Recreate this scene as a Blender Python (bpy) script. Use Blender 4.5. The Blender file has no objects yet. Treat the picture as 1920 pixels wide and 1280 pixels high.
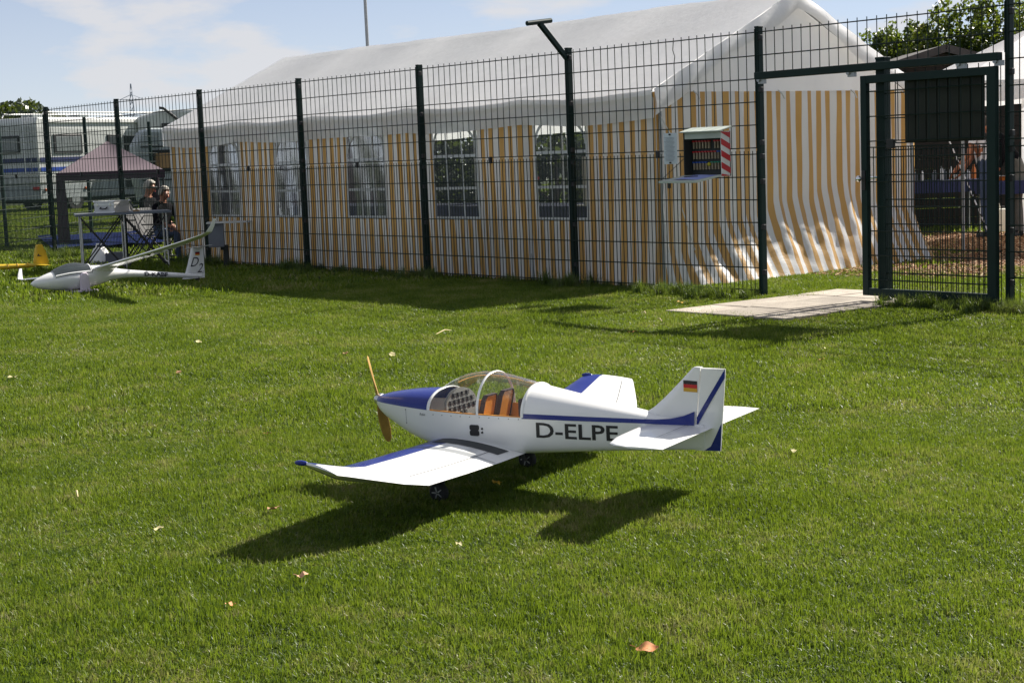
import bpy, bmesh, math, random
import numpy as np
from mathutils import Vector, Matrix
random.seed(7); RNG = np.random.default_rng(11)
R = math.radians
SC = bpy.context.scene
COL = SC.collection

# ------------------------------------------------------------------ camera
CF, CYAW, CPIT, CROL = 3054.15, -0.88934, 0.11391, -0.03768        # focal length in photo pixels, angles
CAM = np.array([7.2683, -10.8038, 1.336])
_cy, _sy, _cp, _sp = math.cos(CYAW), math.sin(CYAW), math.cos(CPIT), math.sin(CPIT)
FW = np.array([_sy*_cp, _cy*_cp, -_sp]); _rt = np.array([_cy, -_sy, 0.0]); _up = np.cross(_rt, FW)
RT = math.cos(CROL)*_rt + math.sin(CROL)*_up; UP = -math.sin(CROL)*_rt + math.cos(CROL)*_up
cam_d = bpy.data.cameras.new('camera'); cam = bpy.data.objects.new('camera', cam_d); COL.objects.link(cam)
cam_d.sensor_width = 36.0; cam_d.lens = CF/1920*36.0; cam_d.clip_end = 6000; cam_d.clip_start = 0.05
M4 = Matrix.Identity(4)
for i in range(3):
    M4[i][0] = RT[i]; M4[i][1] = UP[i]; M4[i][2] = -FW[i]; M4[i][3] = CAM[i]
cam.matrix_world = M4
SC.camera = cam

def ray(x, y): return FW*CF + RT*(x-960) - UP*(y-640)
def gnd(x, y, z=0.0): d = ray(x, y); return CAM + (z-CAM[2])/d[2]*d
def aty(x, y, Y): d = ray(x, y); return CAM + (Y-CAM[1])/d[1]*d
def atx(x, y, X): d = ray(x, y); return CAM + (X-CAM[0])/d[0]*d
def atd(x, y, D): d = ray(x, y); return CAM + D/math.hypot(d[0], d[1])*d

# ------------------------------------------------------------------ sky, sun, exposure
SUNV = Vector((-0.01, 1.33, 1.0)).normalized()
SUN_EL = math.asin(SUNV.z); SUN_AZ = math.atan2(SUNV.x, SUNV.y)
world = bpy.data.worlds.new('World'); SC.world = world; world.use_nodes = True
wn = world.node_tree; wn.nodes.clear()
def wnode(t, **k):
    n = wn.nodes.new(t)
    for a, b in k.items(): setattr(n, a, b)
    return n
w_out = wnode('ShaderNodeOutputWorld'); w_bg = wnode('ShaderNodeBackground'); w_sky = wnode('ShaderNodeTexSky')
w_sky.sky_type = 'NISHITA'; w_sky.sun_disc = False; w_sky.sun_elevation = SUN_EL; w_sky.sun_rotation = SUN_AZ
w_sky.altitude = 50; w_sky.air_density = 0.52; w_sky.dust_density = 0.1; w_sky.ozone_density = 2.0
w_bg.inputs['Strength'].default_value = 0.05
w_tc = wnode('ShaderNodeTexCoord'); w_map = wnode('ShaderNodeMapping'); w_map.inputs['Scale'].default_value = (1, 1, 3.2)
w_map.inputs['Rotation'].default_value = (0, 0, R(110))
w_n = wnode('ShaderNodeTexNoise'); w_n.inputs['Scale'].default_value = 8.5; w_n.inputs['Detail'].default_value = 9; w_n.inputs['Roughness'].default_value = 0.55
w_r = wnode('ShaderNodeValToRGB'); w_r.color_ramp.elements[0].position = 0.40; w_r.color_ramp.elements[1].position = 0.64
w_m = wnode('ShaderNodeMath', operation='MULTIPLY'); w_m.inputs[1].default_value = 0.9
w_mix = wnode('ShaderNodeMix', data_type='RGBA')
w_mix.inputs['B'].default_value = (6.3, 6.25, 6.4, 1)
wl = wn.links.new
wl(w_tc.outputs['Generated'], w_map.inputs['Vector']); wl(w_map.outputs['Vector'], w_n.inputs['Vector']); wl(w_n.outputs['Fac'], w_r.inputs['Fac'])
w_sep = wnode('ShaderNodeSeparateXYZ'); wl(w_tc.outputs['Generated'], w_sep.inputs[0])
w_hz = wnode('ShaderNodeMapRange'); w_hz.inputs['From Min'].default_value = 0.0; w_hz.inputs['From Max'].default_value = 0.13; w_hz.inputs['To Min'].default_value = 0.72; w_hz.inputs['To Max'].default_value = 0.34
wl(w_sep.outputs['Z'], w_hz.inputs['Value'])                       # clouds and haze close up towards the horizon all round
w_mx = wnode('ShaderNodeMath', operation='MAXIMUM')
wl(w_r.outputs['Color'], w_m.inputs[0]); wl(w_m.outputs[0], w_mx.inputs[0]); wl(w_hz.outputs[0], w_mx.inputs[1]); wl(w_mx.outputs[0], w_mix.inputs['Factor']); wl(w_sky.outputs['Color'], w_mix.inputs['A'])
wl(w_mix.outputs['Result'], w_bg.inputs['Color']); wl(w_bg.outputs['Background'], w_out.inputs['Surface'])
sun_d = bpy.data.lights.new('sun', 'SUN'); sun_d.energy = 4.7; sun_d.angle = R(0.53); sun_d.color = (1.0, 0.94, 0.85)
sun = bpy.data.objects.new('sun', sun_d); COL.objects.link(sun)
sun.rotation_euler = (-SUNV).to_track_quat('-Z', 'Y').to_euler(); sun.location = (0, 20, 30)
SC.view_settings.view_transform = 'Standard'; SC.view_settings.look = 'None'; SC.view_settings.exposure = 1.25; SC.view_settings.gamma = 1.0
SC.view_settings.use_curve_mapping = False
SC.render.engine = 'CYCLES'
SC.cycles.max_bounces = 10; SC.cycles.transparent_max_bounces = 24; SC.cycles.transmission_bounces = 6
SC.cycles.sample_clamp_indirect = 6.0
try: SC.cycles.use_denoising = True
except Exception: pass

# ------------------------------------------------------------------ materials
class NT:
    def __init__(s, name):
        s.m = bpy.data.materials.new(name); s.m.use_nodes = True; s.t = s.m.node_tree; s.t.nodes.clear()
        s.out = s.t.nodes.new('ShaderNodeOutputMaterial')
    def n(s, t, **k):
        nd = s.t.nodes.new(t)
        for a, b in k.items(): setattr(nd, a, b)
        return nd
    def l(s, a, b): s.t.links.new(a, b)
    def val(s, sock, v):
        if hasattr(v, 'links') or hasattr(v, 'is_linked'): s.l(v, sock)
        else: sock.default_value = v
    def math(s, op, a, b=None, c=None):
        nd = s.n('ShaderNodeMath', operation=op); s.val(nd.inputs[0], a)
        if b is not None: s.val(nd.inputs[1], b)
        if c is not None: s.val(nd.inputs[2], c)
        return nd.outputs[0]
    def noise(s, scale, detail=4, vec=None, rough=0.5):
        nd = s.n('ShaderNodeTexNoise'); nd.inputs['Scale'].default_value = scale; nd.inputs['Detail'].default_value = detail; nd.inputs['Roughness'].default_value = rough
        if vec is not None: s.l(vec, nd.inputs['Vector'])
        return nd.outputs['Fac']
    def ramp(s, fac, stops):
        nd = s.n('ShaderNodeValToRGB'); cr = nd.color_ramp
        while len(cr.elements) < len(stops): cr.elements.new(0.5)
        for e, (p, c) in zip(cr.elements, stops): e.position = p; e.color = (*c, 1)
        s.l(fac, nd.inputs['Fac']); return nd.outputs['Color']
    def mix(s, fac, a, b, bt='MIX'):
        nd = s.n('ShaderNodeMix', data_type='RGBA', blend_type=bt); s.val(nd.inputs['Factor'], fac)
        for k, v in (('A', a), ('B', b)):
            if isinstance(v, tuple): nd.inputs[k].default_value = (*v, 1)
            else: s.l(v, nd.inputs[k])
        return nd.outputs['Result']
    def bsdf(s, col, rough=0.5, metal=0.0, spec=0.5, **k):
        b = s.n('ShaderNodeBsdfPrincipled')
        if isinstance(col, tuple): b.inputs['Base Color'].default_value = (*col, 1)
        else: s.l(col, b.inputs['Base Color'])
        s.val(b.inputs['Roughness'], rough); b.inputs['Metallic'].default_value = metal; b.inputs['Specular IOR Level'].default_value = spec
        for a, v in k.items(): s.val(b.inputs[a], v)
        return b
    def bump(s, h, strength=0.3, dist=0.01):
        nd = s.n('ShaderNodeBump'); nd.inputs['Strength'].default_value = strength; nd.inputs['Distance'].default_value = dist
        s.l(h, nd.inputs['Height']); return nd.outputs['Normal']
    def done(s, shader): s.l(shader, s.out.inputs['Surface']); return s.m

def obj_co(t): return t.n('ShaderNodeTexCoord').outputs['Object']
def pos(t): return t.n('ShaderNodeNewGeometry').outputs['Position']
def plain(name, col, rough=0.5, metal=0.0, var=0.12, scale=6.0, spec=0.5, coat=0.0, bump=0.0):
    t = NT(name); f = t.noise(scale, 5, pos(t))
    c = t.ramp(f, [(0.3, tuple(x*(1-var) for x in col)), (0.7, tuple(min(1, x*(1+var)) for x in col))])
    r = t.math('ADD', t.math('MULTIPLY', f, 0.12), rough-0.06)
    b = t.bsdf(c, r, metal, spec)
    if coat: b.inputs['Coat Weight'].default_value = coat; b.inputs['Coat Roughness'].default_value = 0.08
    if bump: t.l(t.bump(t.noise(scale*12, 3, pos(t)), bump, 0.004), b.inputs['Normal'])
    return t.done(b.outputs[0])

M = {}
M['white_paint'] = plain('white_paint', (0.80, 0.80, 0.78), 0.32, var=0.03, coat=0.4)
M['blue_paint'] = plain('blue_paint', (0.007, 0.020, 0.19), 0.28, var=0.08, spec=0.3, coat=0.25)
M['black'] = plain('black_matte', (0.012, 0.012, 0.013), 0.5)
M['rubber'] = plain('rubber', (0.015, 0.015, 0.015), 0.8)
M['walk'] = plain('walkway_grey', (0.055, 0.06, 0.062), 0.9, bump=0.3)
M['alu'] = plain('aluminium', (0.62, 0.62, 0.62), 0.32, 0.9, var=0.08)
M['alu_panel'] = plain('aluminium_panel', (0.50, 0.50, 0.49), 0.45, 0.5, var=0.08)
M['chrome'] = plain('chrome', (0.8, 0.8, 0.8), 0.15, 1.0, var=0.02)
M['wood_orange'] = plain('orange_wood', (0.62, 0.26, 0.035), 0.4, var=0.15, scale=14)
M['seat_edge'] = plain('seat_edge', (0.035, 0.018, 0.016), 0.6)
M['red_cloth'] = plain('red_cloth', (0.30, 0.02, 0.02), 0.8)
M['panel_grey'] = plain('panel_grey', (0.13, 0.13, 0.12), 0.5)
M['prop_wood'] = plain('propeller_wood', (0.42, 0.25, 0.07), 0.4, var=0.2, scale=20)
M['fence'] = plain('fence_green', (0.0035, 0.018, 0.0145), 0.5, var=0.25, scale=3, spec=0.25)
M['fence_wire'] = plain('fence_wire', (0.004, 0.016, 0.013), 0.5, var=0.1, spec=0.25)
M['dark_board'] = plain('dark_board', (0.012, 0.016, 0.009), 0.7, var=0.3, scale=9)
M['yellow_gl'] = plain('yellow_film', (0.62, 0.42, 0.02), 0.35, var=0.1, coat=0.3)
M['glider_white'] = plain('glider_white', (0.80, 0.80, 0.79), 0.22, var=0.02, coat=0.6)
M['lilac_foam'] = plain('lilac_foam', (0.66, 0.58, 0.66), 0.7)
M['ink'] = plain('navy_ink', (0.014, 0.014, 0.03), 0.5)
M['flag_black'] = plain('flag_black', (0.012, 0.012, 0.012), 0.5); M['flag_red'] = plain('flag_red', (0.52, 0.01, 0.01), 0.5); M['flag_gold'] = plain('flag_gold', (0.62, 0.35, 0.02), 0.5)
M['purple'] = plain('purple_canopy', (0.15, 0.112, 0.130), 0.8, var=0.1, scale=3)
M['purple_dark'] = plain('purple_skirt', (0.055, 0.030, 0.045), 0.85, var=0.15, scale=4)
M['navy_sheet'] = plain('navy_sheet', (0.005, 0.011, 0.055), 0.95, var=0.3, scale=1.6, spec=0.05)
M['cloth_blue'] = plain('blue_cloth', (0.010, 0.018, 0.075), 0.75, var=0.2, scale=4)
M['skin'] = plain('skin', (0.46, 0.21, 0.13), 0.55, var=0.08, scale=12)
M['skin_tan'] = plain('tanned_skin', (0.36, 0.14, 0.07), 0.55, var=0.08, scale=12)
M['hair'] = plain('grey_hair', (0.42, 0.39, 0.34), 0.7, var=0.3, scale=40)
M['hair_dark'] = plain('dark_hair', (0.03, 0.02, 0.015), 0.7, var=0.3, scale=40)
M['jacket'] = plain('black_jacket', (0.006, 0.006, 0.008), 0.9, var=0.2, spec=0.08)
M['jeans'] = plain('jeans', (0.05, 0.075, 0.14), 0.85, var=0.2, scale=9)
M['trousers'] = plain('grey_trousers', (0.12, 0.12, 0.11), 0.85, var=0.2, scale=9)
M['shirt'] = plain('white_shirt', (0.62, 0.63, 0.68), 0.8, var=0.05)
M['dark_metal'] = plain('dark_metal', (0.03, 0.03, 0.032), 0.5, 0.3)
M['grey_plastic'] = plain('grey_plastic', (0.12, 0.13, 0.15), 0.6)
M['table_grey'] = plain('table_grey', (0.10, 0.12, 0.15), 0.5)
M['white_plastic'] = plain('white_plastic', (0.66, 0.66, 0.64), 0.5)
M['paper'] = plain('paper', (0.62, 0.68, 0.72), 0.8, var=0.04)
M['print'] = plain('print_grey', (0.16, 0.19, 0.22), 0.8)
M['blue_paper'] = plain('blue_paper', (0.26, 0.32, 0.62), 0.7, var=0.04)
M['cab_grey'] = plain('cabinet_grey', (0.42, 0.47, 0.42), 0.5, var=0.1)
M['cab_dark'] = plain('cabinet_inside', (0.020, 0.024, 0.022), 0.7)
M['sig_red'] = plain('signal_red', (0.45, 0.008, 0.012), 0.45); M['sig_blue'] = plain('signal_blue', (0.01, 0.06, 0.30), 0.5); M['sig_green'] = plain('signal_green', (0.01, 0.20, 0.12), 0.5)
M['peg_wood'] = plain('peg_wood', (0.34, 0.27, 0.18), 0.7, var=0.2, scale=30); M['peg_yellow'] = plain('peg_yellow', (0.5, 0.42, 0.02), 0.5)
M['camper_white'] = plain('camper_white', (0.52, 0.54, 0.52), 0.4, var=0.05, scale=1.5)
M['camper_grey'] = plain('camper_grey', (0.36, 0.40, 0.40), 0.5, var=0.06, scale=1.5)
M['camper_dark'] = plain('camper_under', (0.02, 0.022, 0.02), 0.8)
M['camper_cream'] = plain('camper_cream', (0.62, 0.60, 0.50), 0.5, var=0.04)
M['stripe_navy'] = plain('stripe_navy', (0.018, 0.025, 0.10), 0.4); M['stripe_blue'] = plain('stripe_blue', (0.015, 0.055, 0.32), 0.4)
M['glass_dark'] = plain('dark_glass', (0.02, 0.024, 0.026), 0.12, var=0.3, scale=2, spec=0.8)
M['glass_grey'] = plain('grey_glass', (0.16, 0.18, 0.18), 0.15, var=0.2, scale=5, spec=0.8)
M['orange_lamp'] = plain('orange_lamp', (0.55, 0.10, 0.01), 0.3)
M['timber_dark'] = plain('dark_timber', (0.016, 0.011, 0.008), 0.85, var=0.3, scale=8)
M['roof_felt'] = plain('roof_felt', (0.055, 0.048, 0.045), 0.9, var=0.2, scale=8)
M['pylon'] = plain('pylon_steel', (0.30, 0.34, 0.40), 0.6, 0.2)
M['pole_grey'] = plain('pole_grey', (0.33, 0.34, 0.35), 0.45, 0.3)
M['bark'] = plain('bark', (0.06, 0.045, 0.03), 0.9, var=0.3, scale=20)
M['cardboard'] = plain('cardboard', (0.33, 0.20, 0.09), 0.8, var=0.12)
M['straw'] = plain('straw', (0.55, 0.45, 0.24), 0.8)
M['steel_tube'] = plain('steel_tube', (0.36, 0.37, 0.38), 0.4, 0.6)
M['orange'] = plain('orange_plastic', (0.60, 0.16, 0.02), 0.5)

def fabric(name, stripes):
    t = NT(name); u = t.n('ShaderNodeUVMap'); u.uv_map = 'UVMap'
    sep = t.n('ShaderNodeSeparateXYZ'); t.l(u.outputs['UV'], sep.inputs[0])
    white = t.ramp(t.noise(3.0, 5, pos(t)), [(0.3, (0.88, 0.88, 0.885)), (0.7, (0.92, 0.92, 0.925))])
    if stripes:
        wob = t.math('MULTIPLY', t.math('SUBTRACT', t.noise(2.2, 2, pos(t)), 0.5), 0.10)
        fr = t.math('FRACT', t.math('ADD', t.math('DIVIDE', sep.outputs['X'], 0.157), wob))
        d = t.math('ABSOLUTE', t.math('SUBTRACT', fr, 0.5))
        mask = t.ramp(d, [(0.225, (1, 1, 1)), (0.25, (0, 0, 0))])
        yel = t.ramp(t.noise(1.7, 4, pos(t)), [(0.3, (0.64, 0.37, 0.11)), (0.7, (0.72, 0.44, 0.15))])
        col = t.mix(mask, white, yel)
    else: col = white
    if stripes: col = t.mix(1.0, col, (0.80, 0.80, 0.79), 'MULTIPLY')
    dirt = t.ramp(t.noise(1.1, 6, pos(t), 0.65), [(0.58, (0, 0, 0)), (0.85, (0.22, 0.22, 0.22))])
    col = t.mix(dirt, col, (0.45, 0.44, 0.38))
    mp = t.n('ShaderNodeMapping'); mp.inputs['Rotation'].default_value = (0.3, 0.5, 0.6); mp.inputs['Scale'].default_value = (3.0, 0.8, 1.2); t.l(pos(t), mp.inputs['Vector'])
    nrm = t.bump(t.math('ADD', t.noise(4.5, 6, mp.outputs[0], 0.62), t.math('MULTIPLY', t.noise(16, 5, pos(t), 0.6), 0.35)), 0.24, 0.03)
    b = t.bsdf(col, 0.42, spec=0.4); t.l(nrm, b.inputs['Normal'])
    tr = t.n('ShaderNodeBsdfTranslucent'); t.l(col, tr.inputs['Color']); t.l(nrm, tr.inputs['Normal'])
    mx = t.n('ShaderNodeMixShader'); mx.inputs[0].default_value = 0.36 if stripes else 0.40
    t.l(b.outputs[0], mx.inputs[1]); t.l(tr.outputs[0], mx.inputs[2])
    return t.done(mx.outputs[0])
M['tent_white'] = fabric('tent_white', False); M['tent_stripe'] = fabric('tent_stripe', True)

def clear(name, tint, gloss_rough, gloss=0.9, ior=1.35, haze=0.0):
    t = NT(name); tr = t.n('ShaderNodeBsdfTransparent'); tr.inputs['Color'].default_value = (*tint, 1)
    gl = t.n('ShaderNodeBsdfGlossy'); gl.inputs['Roughness'].default_value = gloss_rough; gl.inputs['Color'].default_value = (0.9, 0.92, 0.95, 1)
    fr = t.n('ShaderNodeFresnel'); fr.inputs['IOR'].default_value = ior
    f = t.math('MULTIPLY', fr.outputs[0], gloss)
    mx = t.n('ShaderNodeMixShader'); t.l(f, mx.inputs[0]); t.l(tr.outputs[0], mx.inputs[1]); t.l(gl.outputs[0], mx.inputs[2])
    if haze:
        df = t.n('ShaderNodeBsdfDiffuse'); df.inputs['Color'].default_value = (0.6, 0.62, 0.62, 1)
        m2 = t.n('ShaderNodeMixShader'); m2.inputs[0].default_value = haze
        t.l(mx.outputs[0], m2.inputs[1]); t.l(df.outputs[0], m2.inputs[2]); return t.done(m2.outputs[0])
    return t.done(mx.outputs[0])
M['canopy'] = clear('clear_canopy', (0.97, 0.98, 0.97), 0.03, 0.6, 1.26, 0.05)
M['pvc'] = clear('pvc_window', (0.66, 0.69, 0.68), 0.12, 0.5, 1.32, 0.15)
M['glider_glass'] = clear('tinted_canopy', (0.45, 0.50, 0.48), 0.03, 1.0, 1.5, 0.04)

def leafmat(name, cols, trans=0.35, rough=0.42, tint_scale=0.6, spec=0.5):
    t = NT(name)
    a = t.n('ShaderNodeAttribute'); a.attribute_name = 'tint'
    oi = t.n('ShaderNodeObjectInfo')
    big = t.noise(tint_scale, 7, pos(t), 0.68)
    f = t.math('ADD', t.math('MULTIPLY', a.outputs['Fac'], 0.50), t.math('MULTIPLY', t.math('SUBTRACT', big, 0.5), 2.0))
    f = t.math('ADD', f, t.math('MULTIPLY', t.math('SUBTRACT', t.noise(tint_scale*9, 5, pos(t), 0.65), 0.5), 1.7))
    f = t.math('ADD', f, t.math('ADD', t.math('MULTIPLY', oi.outputs['Random'], 0.30), 0.10))
    n = len(cols); c = t.ramp(f, [(i/(n-1)*0.9+0.05, cc) for i, cc in enumerate(cols)])
    b = t.bsdf(c, rough, spec=spec)
    tr = t.n('ShaderNodeBsdfTranslucent'); t.l(t.mix(0.5, c, (0.24, 0.32, 0.018)), tr.inputs['Color'])
    mx = t.n('ShaderNodeMixShader'); mx.inputs[0].default_value = trans
    t.l(b.outputs[0], mx.inputs[1]); t.l(tr.outputs[0], mx.inputs[2])
    return t.done(mx.outputs[0])
M['grass'] = leafmat('grass_blades', [(0.026, 0.060, 0.005), (0.062, 0.118, 0.008), (0.104, 0.160, 0.014), (0.150, 0.190, 0.030), (0.28, 0.25, 0.11)], 0.42, 0.46, 1.5, 0.32)
M['weed'] = leafmat('tall_grass', [(0.025, 0.055, 0.012), (0.05, 0.10, 0.02), (0.09, 0.13, 0.03), (0.14, 0.15, 0.06)], 0.35)
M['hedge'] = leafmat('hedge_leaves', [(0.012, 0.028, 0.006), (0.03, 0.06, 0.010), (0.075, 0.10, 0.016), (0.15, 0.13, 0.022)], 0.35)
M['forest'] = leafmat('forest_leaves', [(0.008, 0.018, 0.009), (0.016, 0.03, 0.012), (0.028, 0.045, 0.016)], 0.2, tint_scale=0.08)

def ground_mat():
    t = NT('lawn_soil'); p = pos(t)
    a = t.noise(0.7, 6, p, 0.6); b_ = t.noise(9, 6, p, 0.65); c = t.noise(60, 4, p)
    c1 = t.ramp(a, [(0.35, (0.016, 0.032, 0.007)), (0.65, (0.034, 0.052, 0.014))])
    c2 = t.ramp(b_, [(0.35, (0.012, 0.018, 0.006)), (0.7, (0.050, 0.055, 0.022))])
    col = t.mix(0.5, c1, c2)
    b = t.bsdf(col, 0.9, spec=0.2); t.l(t.bump(c, 0.8, 0.02), b.inputs['Normal'])
    return t.done(b.outputs[0])
M['soil'] = ground_mat()
def slab_mat():
    t = NT('concrete_slab'); p = pos(t); oi = t.n('ShaderNodeObjectInfo')
    c = t.ramp(t.noise(5, 8, p, 0.65), [(0.3, (0.31, 0.27, 0.225)), (0.7, (0.46, 0.41, 0.34))])
    sp = t.ramp(t.noise(140, 3, p), [(0.35, (0.7, 0.7, 0.7)), (0.6, (1.05, 1.05, 1.05))])
    c = t.mix(1.0, c, sp, 'MULTIPLY')
    v = t.math('ADD', t.math('MULTIPLY', oi.outputs['Random'], 0.42), 0.74)
    cc = t.n('ShaderNodeCombineXYZ'); [t.l(v, cc.inputs[i]) for i in range(3)]
    c = t.mix(1.0, c, cc.outputs[0], 'MULTIPLY')
    b = t.bsdf(c, 0.88, spec=0.25); t.l(t.bump(t.noise(90, 4, p), 0.4, 0.004), b.inputs['Normal'])
    return t.done(b.outputs[0])
M['slab'] = slab_mat()
M['chip_soil'] = plain('chip_soil', (0.12, 0.06, 0.03), 0.95, var=0.5, scale=30, bump=0.6)
def chip_mat():
    t = NT('wood_chips'); a = t.n('ShaderNodeAttribute'); a.attribute_name = 'tint'
    c = t.ramp(a.outputs['Fac'], [(0.0, (0.10, 0.045, 0.02)), (0.4, (0.26, 0.12, 0.05)), (0.75, (0.40, 0.22, 0.09)), (1.0, (0.55, 0.42, 0.25))])
    return t.done(t.bsdf(c, 0.85).outputs[0])
M['chips'] = chip_mat()
def barrier_mat():
    t = NT('rope_black_white'); u = t.n('ShaderNodeTexCoord'); s = t.n('ShaderNodeSeparateXYZ'); t.l(u.outputs['Object'], s.inputs[0])
    f = t.math('FRACT', t.math('MULTIPLY', s.outputs['Z'], 9.5))
    c = t.ramp(f, [(0.60, (0.75, 0.75, 0.78)), (0.63, (0.01, 0.01, 0.01))])
    return t.done(t.bsdf(c, 0.7).outputs[0])
M['rope'] = barrier_mat()
def leaf_dry(name, col): return plain(name, col, 0.7, var=0.25, scale=60)
M['leaf_pale'] = leaf_dry('leaf_pale', (0.52, 0.46, 0.22)); M['leaf_orange'] = leaf_dry('leaf_orange', (0.50, 0.20, 0.07)); M['leaf_yellow'] = leaf_dry('leaf_yellow', (0.55, 0.33, 0.03)); M['leaf_pink'] = leaf_dry('leaf_pink', (0.56, 0.30, 0.17))

# ------------------------------------------------------------------ mesh builder
class MB:
    def __init__(s): s.v = []; s.f = []; s.m = []; s.uv = None
    def add(s, vs, fs, m=0):
        o = len(s.v); s.v += [tuple(map(float, p)) for p in vs]; s.f += [tuple(o+i for i in f) for f in fs]; s.m += [m]*len(fs); return s
    def box(s, c, size, rz=0.0, m=0, Rm=None):
        hx, hy, hz = (k/2 for k in size); vs = []
        for x in (-hx, hx):
            for y in (-hy, hy):
                for z in (-hz, hz): vs.append(Vector((x, y, z)))
        Rm = Rm or Matrix.Rotation(rz, 3, 'Z'); c = Vector(c); vs = [Rm @ p + c for p in vs]
        return s.add(vs, [(0, 1, 3, 2), (4, 6, 7, 5), (0, 4, 5, 1), (2, 3, 7, 6), (0, 2, 6, 4), (1, 5, 7, 3)], m)
    def beam(s, a, b, w, h, m=0, up=(0, 0, 1)):
        a, b = Vector(a), Vector(b); d = (b-a); L = d.length; x = d.normalized(); u = Vector(up)
        y = u.cross(x)
        if y.length < 1e-5: y = Vector((0, 1, 0)).cross(x)
        y.normalize(); z = x.cross(y); Rm = Matrix((x, y, z)).transposed()
        return s.box((a+b)/2, (L, w, h), m=m, Rm=Rm)
    def tube(s, pts, r, n=8, m=0, cap=True, sq=1.0):
        pts = [Vector(p) for p in pts]; rs = r if isinstance(r, (list, tuple)) else [r]*len(pts); rings = []
        d0 = (pts[1]-pts[0]).normalized(); ref = Vector((0, 0, 1)) if abs(d0.z) < 0.9 else Vector((1, 0, 0))
        for i, p in enumerate(pts):
            d = (pts[min(i+1, len(pts)-1)]-pts[max(i-1, 0)]).normalized(); a = ref-d*ref.dot(d); a.normalize(); b = d.cross(a); ref = a
            rings.append([p+(a*math.cos(2*math.pi*k/n)+b*sq*math.sin(2*math.pi*k/n))*rs[i] for k in range(n)])
        return s.loft(rings, cap=cap, m=m)
    def cyl(s, a, b, r, r2=None, n=12, m=0): return s.tube([a, b], [r, r if r2 is None else r2], n, m)
    def loft(s, rings, closed=True, cap=True, m=0, mf=None):
        n = len(rings[0]); vs = [p for r in rings for p in r]; fs = []; ms = []
        for i in range(len(rings)-1):
            for k in range(n if closed else n-1):
                k2 = (k+1) % n; fs.append((i*n+k, i*n+k2, (i+1)*n+k2, (i+1)*n+k)); ms.append(mf(i, k) if mf else m)
        if cap and closed:
            fs.append(tuple(range(n-1, -1, -1))); ms.append(ms[0] if mf else m); o = (len(rings)-1)*n; fs.append(tuple(o+k for k in range(n))); ms.append(ms[-1] if mf else m)
        o = len(s.m); s.add(vs, fs, 0); s.m[o:] = ms; return s
    def grid(s, nu, nv, fn, m=0, skip=None, uv=None):
        vs = [fn(i/nu, j/nv) for i in range(nu+1) for j in range(nv+1)]
        fs = [(i*(nv+1)+j, (i+1)*(nv+1)+j, (i+1)*(nv+1)+j+1, i*(nv+1)+j+1) for i in range(nu) for j in range(nv) if not (skip and skip(i, j))]
        if uv:
            s.uv = s.uv or {}
            o = len(s.v)
            for i in range(nu+1):
                for j in range(nv+1): s.uv[o+i*(nv+1)+j] = uv(i/nu, j/nv)
        return s.add(vs, fs, m)
    def ball(s, c, rad, nu=14, nv=9, m=0):
        c = Vector(c); rx, ry, rz = rad if isinstance(rad, (tuple, list)) else (rad,)*3; vs = [c+Vector((0, 0, rz))]; fs = []
        for j in range(1, nv):
            a = math.pi*j/nv
            for i in range(nu): b = 2*math.pi*i/nu; vs.append(c+Vector((rx*math.sin(a)*math.cos(b), ry*math.sin(a)*math.sin(b), rz*math.cos(a))))
        vs.append(c-Vector((0, 0, rz)))
        for i in range(nu):
            fs.append((0, 1+i, 1+(i+1) % nu)); o = 1+(nv-2)*nu; fs.append((o+i, len(vs)-1, o+(i+1) % nu))
            for j in range(nv-2): a = 1+j*nu; fs.append((a+i, a+nu+i, a+nu+(i+1) % nu, a+(i+1) % nu))
        return s.add(vs, fs, m)
    def prism(s, poly, fn, m=0):
        """poly: 2-D outline, fn(u, v, side) -> 3-D point, side 0 or 1"""
        n = len(poly); vs = [fn(u, v, 0) for u, v in poly]+[fn(u, v, 1) for u, v in poly]
        return s.add(vs, [tuple(range(n-1, -1, -1)), tuple(range(n, 2*n))]+[(k, (k+1) % n, n+(k+1) % n, n+k) for k in range(n)], m)
    def obj(s, name, mats, parent=None, smooth=False, org=None, bevel=0.0, kind=None, angle=40):
        me = bpy.data.meshes.new(name)
        vs = s.v if org is None else [(x-org[0], y-org[1], z-org[2]) for x, y, z in s.v]
        me.from_pydata(vs, [], s.f); mats = mats if isinstance(mats, (list, tuple)) else [mats]
        for mm in mats: me.materials.append(M[mm] if isinstance(mm, str) else mm)
        me.polygons.foreach_set('material_index', s.m)
        if s.uv:
            ul = me.uv_layers.new(name='UVMap')
            for lp in me.loops: ul.data[lp.index].uv = s.uv.get(lp.vertex_index, (0, 0))
        bm = bmesh.new(); bm.from_mesh(me); bmesh.ops.recalc_face_normals(bm, faces=bm.faces); bm.to_mesh(me); bm.free()
        if smooth:
            me.shade_smooth()
            try: me.set_sharp_from_angle(angle=R(angle))
            except Exception: pass
        me.update()
        o = bpy.data.objects.new(name, me); COL.objects.link(o); o.parent = parent
        if bevel:
            b = o.modifiers.new('bevel', 'BEVEL'); b.width = bevel; b.segments = 2; b.limit_method = 'ANGLE'
        if kind: o['kind'] = kind
        return o
def thing(name, label, cat, loc=(0, 0, 0), rz=0.0, group=None):
    o = bpy.data.objects.new(name, None); COL.objects.link(o); o.location = tuple(map(float, loc)); o.rotation_euler = (0, 0, rz); o.empty_display_size = 0.2
    o['label'] = label; o['category'] = cat
    if group: o['group'] = group
    return o
def tag(o, label=None, cat=None, group=None, kind=None):
    for k, v in (('label', label), ('category', cat), ('group', group), ('kind', kind)):
        if v: o[k] = v
    return o
def dup(o, parent=None):
    c = o.copy(); COL.objects.link(c); c.parent = parent
    for ch in list(o.children): dup(ch, c)
    return c
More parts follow.
